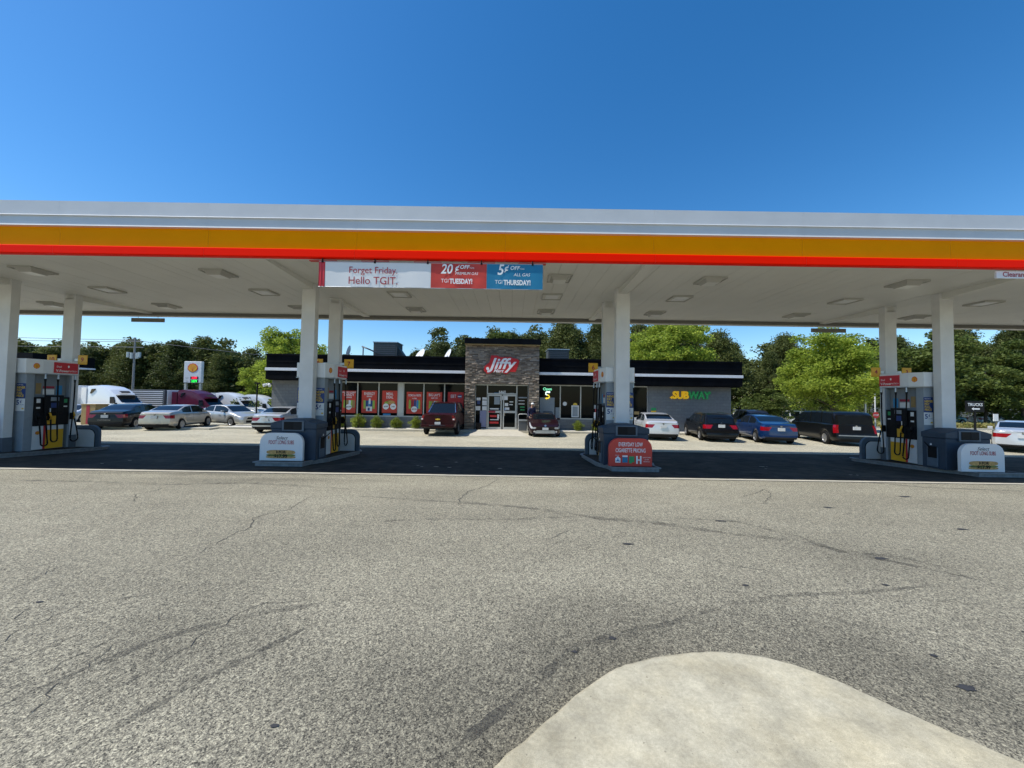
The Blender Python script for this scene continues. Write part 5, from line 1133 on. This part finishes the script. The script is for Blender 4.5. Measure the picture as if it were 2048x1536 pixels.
back = 'vehicles parked beyond the main row'
vehicle('parked_car', 'dark utility vehicle peeking out between the store corner and the blue sedan', 'car', (18.6, 29.5), h(15), V(SUV), paint('dark_suv', (.015, .02, .035)), back)
vehicle('parked_car', 'white roofed car beyond the gap between blue sedan and minivan', 'car', (25.6, 33.5), h(95), V(SUV, L=4.7), paint('white_far', (.65, .66, .66), .1), back)
vehicle('parked_car', 'silver car glimpsed behind the far left pump', 'car', (-34.8, 30.5), h(165), V(SED), paint('silver_far', (.55, .56, .57), .3), back)
vehicle('parked_car', 'teal car beyond the grass, left of the trucks direction sign', 'car', (55.5, 48.2), h(90), V(SUV), paint('teal_far', (.05, .2, .25), .3), back, z=-.45)
vehicle('parked_car', 'white car beyond the grass, right behind the trucks direction sign', 'car', (61.5, 48.6), h(80), V(SED), paint('white_far', (.7, .7, .7), .1), back, z=-.4)
# tractor units and trailers
TRK = dict(L=6.6, W=2.45, top=[(0, 3.92), (.2, 4.0), (1.2, 4.02), (2.0, 3.9), (2.9, 3.55), (3.6, 3.02), (3.72, 2.92), (4.5, 2.1), (5.4, 1.95), (6.2, 1.78), (6.6, 1.5)], belt=[(0, 1.95), (4.4, 1.92), (5.4, 1.72), (6.2, 1.55), (6.6, 1.3)], sill=.55, wr=.5, axles=(5.5,), ws=(3.74, 4.5), rw=None, side=[], gw=.86, gh=1.2, cut=.86, rlean=0, flean=.1, badge=False, tb=(), hb=(3, 4), hl=.5, rc=(.97, .99, 1), fc=(.7, .85, .95), my=4.1, handles=(2.9,), seams=(2.95, 4.15), mk='black', hc=2, gb=(2, 3, 4, 5, 6), grk='chrome')
def tp(pk, low=False):
    def f(root, L, W, dfm, belt, top):
        MB().box(-W + .1, W - .1, -L / 2 - .75, -L / 2 - .002, 1.1, 3.7, pk).build('side_fairing', root, .05)
        mb = MB(); mb.box(-.45, .45, -L / 2 - 2.6, -L / 2 - .76, .75, 1.0, 'under'); mb.build('chassis', root)
        for s in (-1, 1):
            for y in (-L / 2 - 2.1, -L / 2 - .95): wheel_parts(root, s * (W - .25), y, .5, s, .5)
            F = fpx if s > 0 else fmx; fl = lambda pts: pts if s > 0 else [(-a_, b_) for a_, b_ in pts][::-1]
            MB().prism(fl([(0, 0), (.12, 0), (.62, .42), (.66, .55), (.2, .5)]), -.10, .012, 'carglass', F(s * 1.12, -L / 2 + .45, 3.05)).build('sleeper_window', root)
            MB().prism(fl([(0, 0), (.62, 0), (.62, .3), (.5, .72), (0, .72)]), -.12, .012, 'carglass', F(s * 1.115, -L / 2 + 3.12, 2.0)).build('door_window', root)
            MB().box(min(s * W * .99, s * (W * .99 + .02)), max(s * W * .99, s * (W * .99 + .02)), -L / 2 + .5, -L / 2 + 1.2, 1.2, 1.8, 'frame').build('locker_door', root)
        MB().box(-W * .8, W * .8, L / 2 - 2.95, L / 2 - 2.4, 2.93, 2.99, pk).build('sun_visor', root)
        MB().add([(-.5, L / 2 - 3.2, 3.38), (.5, L / 2 - 3.2, 3.38), (.45, L / 2 - 2.85, 3.15), (-.45, L / 2 - 2.85, 3.15)], [(0, 1, 2, 3)], 'under').build('roof_vent', root)
    return f
def trailer(loc, heading, label, k, Lt=15.8):
    t = thing('box_trailer', label, 'trailer', (*loc, gzz(*loc)), -heading, 'trailers behind the parked tractors')
    mb = MB(); mb.box(-1.27, 1.27, -Lt / 2, Lt / 2, 1.15, 4.05, 'dsteel' if k == 'trailer' else k)
    mb.build('box', t, .03); mb = MB()
    for s in (-1, 1):
        for i in range(11): z = 1.3 + i * .245; mb.box(min(s * 1.271, s * 1.31), max(s * 1.271, s * 1.31), -Lt / 2 + .2, Lt / 2 - .2, z, z + .11, k)
    mb.build('side_ribs', t, .02)
    mb = MB(); mb.box(-1.0, 1.0, Lt / 2, Lt / 2 + .12, 1.3, 4.0, 'white'); mb.build('front_wall', t, .05)
    mb = MB(); mb.box(-.5, .5, -Lt / 2 + .3, Lt / 2 - .5, .95, 1.149, 'under'); mb.build('chassis', t)
    for s in (-1, 1):
        for y in (-Lt / 2 + 1.2, -Lt / 2 + 2.4): wheel_parts(t, s * 1.0, y, .5, s, .5)
        MB().box(s * .9 - .06, s * .9 + .06, Lt / 2 - 2.6, Lt / 2 - 2.45, .2, 1.1, 'dsteel').build('landing_leg', t)
tg = 'tractor units parked beyond the cars'
wt = paint('white_truck', (.72, .74, .76), .05); mt = paint('maroon_truck', (.07, .004, .02), .2)
def rig(x, y, hd, pk, lab, tl=None, tk='trailer'):
    vehicle('parked_truck', lab, 'truck', (x, y), h(hd), V(TRK, post=tp(pk)), pk, tg)
    if tl: d = 3.3 + 1.6 + 7.9; trailer((x - d * math.sin(h(hd)), y - d * math.cos(h(hd))), h(hd), tl, tk)
rig(-44.0, 42.5, 98, wt, 'white sleeper tractor directly behind the black sedan', 'white trailer behind the nearest white tractor', 'white')
rig(-38.2, 47.3, 98, mt, 'maroon sleeper tractor coupled to the ribbed silver trailer', 'ribbed silver trailer left of the maroon tractor')
rig(-36.4, 51.0, 98, wt, 'white tractor just right of and behind the maroon one', 'trailer behind the middle white tractor')
rig(-35.2, 54.6, 98, wt, 'rearmost white tractor beside the light green tree', 'white trailer behind the rearmost tractor', 'white')

# ------------------------------------------------------------ other background pieces
ps = thing('price_sign', 'tall white roadside price sign with scallop emblem and lit prices', 'sign', (-46.3, 54.5, -1.75))
ps.scale = (.9, .9, .9)
MB().box(-1.42, 1.42, -.25, .25, 5.95, 9.4, 'colw').build('cabinet', ps, .08)
for s in (-1, 1): MB().box(s * 1.2 - .17, s * 1.2 + .17, -.15, .15, 0, 5.85, 'steel').build('post', ps)
mb = MB(); emblem(mb, fr(0, -.26, 8.3), .8, .02); mb.build('scallop_emblem', ps)
mb = MB(); mb.box(-.3, .95, -.28, -.255, 6.5, 6.95, 'black'); mb.box(-.3, .95, -.28, -.255, 5.98, 6.42, 'black'); mb.build('price_display', ps)
MB().text('3.599', fr(.33, -.285, 6.72), .5, 'ledr', off=.02, sx=.8).build('red_price', ps); MB().text('3.579', fr(.33, -.285, 6.2), .5, 'ledg', off=.02, sx=.8).build('green_price', ps)
mb = MB(); mb.text('Regular', fr(-.85, -.26, 6.72), .2, 'dsteel'); mb.text('Cash', fr(-.85, -.26, 6.2), .2, 'dsteel'); mb.build('lettering', ps)
up = thing('utility_pole', 'tall utility pole with transformers in front of the left wood', 'utility pole', (-57.6, 57, -1.8))
up.scale = (.9, .9, .9)
MB().cyl((0, 0, 0), (0, 0, 13.6), .2, .13, 'wood').build('pole', up)
MB().box(-1.2, 1.2, -.08, .08, 12.9, 13.05, 'wood').build('crossarm', up); MB().box(-1.5, 1.5, -.08, .08, 11.9, 12.02, 'wood').build('crossarm', up)
for s in (-.95, -.35, .6, .95): MB().cyl((s, -.1, 10.0 if abs(s) < .9 else 10.2), (s, -.1, 11.0 if abs(s) < .9 else 11.1), .24, .24, 'steel').build('transformer', up)
for i, (z, dz) in enumerate(((13.2, 2.4), (12.9, 1.7), (12.0, 1.4))):
    w = tag(MB().tube([(-57.6 - 70 * t, 57 - 3 * t, -1.8 + .9 * z + dz * t * .9 - 4.2 * .5 * 4 * t * (1 - t) * .35) for t in np.linspace(0, 1, 18)], .035, 'dsteel', 4).build('power_line'), ('uppermost', 'middle', 'lowest')[i] + ' power line running left from the utility pole', 'power line', 'power lines')
tag(MB().tube([(-57.6 + 110 * t, 57 + 30 * t, 10.0 - 5.6 * 4 * t * (1 - t) * .45 - 1.5 * t) for t in np.linspace(0, 1, 24)], .035, 'dsteel', 4).build('power_line'), 'power line crossing the gap left of the store', 'power line', 'power lines')
dc = thing('truck_canopy', 'black fuel canopy with white stripe far behind the left columns', 'canopy', (-60, 43, 0))
mb = MB(); mb.box(-18, 8.7, -3, 3, 4.95, 6.2, 'fascia'); mb.build('fascia', dc); MB().box(-18.05, 8.75, -3.06, 3.06, 4.8, 4.948, 'fascial').build('stripe', dc)
for x in (-12, 7.5): MB().box(x - .25, x + .25, -.3, .3, -1.3, 4.8, 'colw').build('column', dc)
ts = thing('direction_sign', 'black trucks direction sign with a left arrow on a post', 'sign', (37.0, 30, 0))
MB().box(-.74, .74, -.04, .04, 1.62, 2.5, 'black').build('board', ts, .02); MB().box(-.06, .06, -.04, .04, -.4, 1.62, 'black').build('post', ts)
mb = MB(); mb.text('TRUCKS', fr(0, -.045, 2.2), .32, 'printw', off=.006); mb.build('lettering', ts); mb = MB(); mb.prism([(-.3, 0), (-.12, .11), (-.12, .055), (.35, .055), (.35, -.055), (-.12, -.055), (-.12, -.11)], 0, .005, 'printw', fr(0, -.042, 1.87)); mb.build('arrow', ts)
ws_ = thing('notice_sign', 'small blank white sign on a post beyond the silver sedan', 'sign', (40.6, 31.5, -.1))
MB().box(-.2, .2, -.02, .02, .95, 1.55, 'paper').build('plate', ws_); MB().box(-.03, .03, .021, .06, -.1, 1.5, 'dsteel').build('post', ws_)
sg = thing('stop_sign', 'small red sign on a white pole right of the minivan', 'sign', (33.4, 34.5, -.25))
MB().cyl((0, 0, 0), (0, 0, 3.4), .05, .05, 'colw').build('post', sg); MB().prism([(.3 * math.cos(R(22.5 + 45 * i)), .3 * math.sin(R(22.5 + 45 * i))) for i in range(8)], 0, .02, 'red', fr(0, -.06, 1.35)).build('plate', sg)
MB().text('STOP', fr(0, -.085, 1.35), .2, 'printw', off=.003).build('lettering', sg)
lp = thing('lamp_pole', 'thin grey pole standing in front of the big green tree', 'lamp pole', (30.6, 32.5, -.2))
MB().cyl((0, 0, 0), (0, 0, 6.2), .09, .06, 'steel').build('pole', lp); MB().box(-.5, .1, -.12, .12, 6.2, 6.3, 'steel').build('lamp_head', lp)
lp = thing('lamp_pole', 'thin black post at the left corner of the store', 'lamp pole', (-16.5, 24.3, .1))
MB().cyl((0, 0, 0), (0, 0, 2.75), .045, .04, 'black').build('pole', lp); MB().box(-.12, .12, -.1, .1, 2.75, 2.85, 'black').build('lamp_head', lp)
tb = thing('merchandise_box', 'tan box with a red stripe beside the black sedan', 'box', (-27.9, 25.2, 0))
mb = MB(); mb.box(-.5, .45, -.4, .4, 0, 1.3, 'tan'); mb.build('casing', tb, .03); MB().box(-.15, .08, -.41, -.402, .05, 1.28, 'dkred').build('stripe', tb); MB().box(-.53, .48, -.43, .43, 1.3, 1.36, 'tan').build('lid', tb)
rp = thing('bollard', 'red post behind the far left pump', 'bollard', (-31.3, 26.8, 0)); MB().cyl((0, 0, 0), (0, 0, 1.35), .13, .13, 'red', 14).build('post', rp); MB().cyl((0, 0, 1.35), (0, 0, 1.42), .13, .07, 'red', 14).build('cap', rp)
eb = thing('entrance_bin', 'grey bin inside an arched metal frame right of the entrance doors', 'trash bin', (*bw(1.36, -.52), .12), BR)
MB().box(-.25, .25, -.22, .22, 0, .62, 'dsteel').build('body', eb, .02); MB().box(-.28, .28, -.25, .25, .62, .7, 'steel').build('rim', eb, .01)
MB().tube([(-.29, -.2, 0), (-.29, -.2, 1.0), (-.22, -.2, 1.06), (.22, -.2, 1.06), (.29, -.2, 1.0), (.29, -.2, 0)], .028, 'frame').build('frame', eb)
ub = thing('umbrella_stand', 'dark round container left of the entrance doors', 'container', (*bw(-1.5, -.15), .12), BR); MB().cyl((0, 0, 0), (0, 0, .42), .16, .2, 'black', 16).build('body', ub)

# ------------------------------------------------------------ person by the entrance
pe = thing('person', 'person in navy hoodie and white cap walking beside the entrance', 'person', (1.27, 23.62, .12), R(25))
def skin(name, pts, edges, rad, key, parent):
    me = bpy.data.meshes.new(name); me.from_pydata(pts, edges, []); o = bpy.data.objects.new(name, me); COL.objects.link(o); o.parent = parent
    md = o.modifiers.new('skin', 'SKIN'); sk = me.skin_vertices[0] if me.skin_vertices else None
    if not me.skin_vertices:
        bpy.context.view_layer.objects.active = o; bpy.ops.mesh.customdata_skin_add()
    for i, r in enumerate(rad): me.skin_vertices[0].data[i].radius = (r, r) if not isinstance(r, tuple) else r
    me.skin_vertices[0].data[0].use_root = True
    s = o.modifiers.new('sub', 'SUBSURF'); s.levels = 2; s.render_levels = 2; me.materials.append(M[key]); 
    for p in me.polygons: p.use_smooth = True
    md.use_smooth_shade = True
    return o
B = [(0, 0, .95), (0, -.02, 1.12), (0, -.03, 1.32), (0, -.04, 1.44), (0, -.05, 1.52), (0, -.07, 1.62), (0, -.08, 1.71),
     (-.18, -.03, 1.41), (-.24, .03, 1.14), (-.22, -.12, .93), (-.215, -.17, .86), (.18, -.03, 1.41), (.25, .02, 1.14), (.24, -.16, .96), (.235, -.21, .90),
     (-.09, 0, .9), (-.1, -.14, .5), (-.1, .05, .09), (-.1, -.09, .04), (.09, 0, .9), (.1, .06, .5), (.1, .27, .12), (.1, .17, .04)]
Ed = [(0, 1), (1, 2), (2, 3), (3, 4), (4, 5), (5, 6), (3, 7), (7, 8), (8, 9), (9, 10), (3, 11), (11, 12), (12, 13), (13, 14), (0, 15), (15, 16), (16, 17), (17, 18), (0, 19), (19, 20), (20, 21), (21, 22)]
Rd = [(.15, .12), (.15, .12), (.17, .12), (.13, .1), .055, .09, .075, .075, .055, .035, .03, .075, .055, .035, .03, .1, .065, .045, .04, .1, .065, .045, .04]
skin('body', B, Ed, Rd, 'skin', pe)
skin('hoodie', [B[0], B[1], B[2], (0, -.035, 1.43), B[7], B[8], B[9], B[11], B[12], B[13], (0, .02, 1.53)], [(0, 1), (1, 2), (2, 3), (3, 4), (4, 5), (5, 6), (3, 7), (7, 8), (8, 9), (3, 10)], [(.17, .14), (.175, .14), (.19, .14), (.15, .12), .09, .07, .05, .09, .07, .05, .08], 'hoodie', pe)
skin('trousers', [B[0], B[15], B[16], (-.1, .04, .14), B[19], B[20], (.1, .25, .17)], [(0, 1), (1, 2), (2, 3), (0, 4), (4, 5), (5, 6)], [(.165, .135), .115, .08, .065, .115, .08, .065], 'jeans', pe)
for s, b in ((-1, (-.1, -.06, 0)), (1, (.1, .2, .02))): MB().box(b[0] - .045, b[0] + .045, b[1] - .12, b[1] + .12, b[2] + .001, b[2] + .09, 'paper').build('shoe', pe, .03)
for s, p in ((-1, B[10]), (1, B[14])):
    mb = MB(); mb.box(p[0] - .018, p[0] + .018, p[1] - .035, p[1] + .03, p[2] - .06, p[2] + .03, 'skin')
    for i in range(4): y = p[1] - .03 + i * .019; mb.tube([(p[0], y, p[2] - .05), (p[0] - s * .008, y, p[2] - .09), (p[0] - s * .022, y, p[2] - .11 - .006 * (i in (1, 2)))], .0085, 'skin', 6)
    mb.tube([(p[0], p[1] - .035, p[2]), (p[0] - s * .02, p[1] - .05, p[2] - .04), (p[0] - s * .025, p[1] - .045, p[2] - .06)], .009, 'skin', 6); mb.build('hand', pe, .006)
mb = MB(); vs = []; n = 16
for j in range(6):
    a = j / 5 * math.pi / 2
    for i in range(n): vs.append((.102 * math.cos(a) * math.cos(2 * math.pi * i / n), -.08 + .112 * math.cos(a) * math.sin(2 * math.pi * i / n), 1.70 + .10 * math.sin(a)))
mb.add(vs, [(j * n + i, j * n + (i + 1) % n, (j + 1) * n + (i + 1) % n, (j + 1) * n + i) for j in range(5) for i in range(n)], 'paper', None, True); mb.prism([(-.07, -.17), (.07, -.17), (.05, -.26), (-.05, -.26)], 1.705, 1.72, 'paper'); mb.build('cap', pe)
mb = MB(); mb.prism([(-.012, -.165), (.012, -.165), (0, -.195)], 1.62, 1.655, 'skin')
for s in (-1, 1): mb.box(s * .032 - .012, s * .032 + .012, -.172, -.16, 1.66, 1.67, 'under')
mb.box(-.025, .025, -.168, -.155, 1.588, 1.595, 'dkred'); mb.build('face', pe)
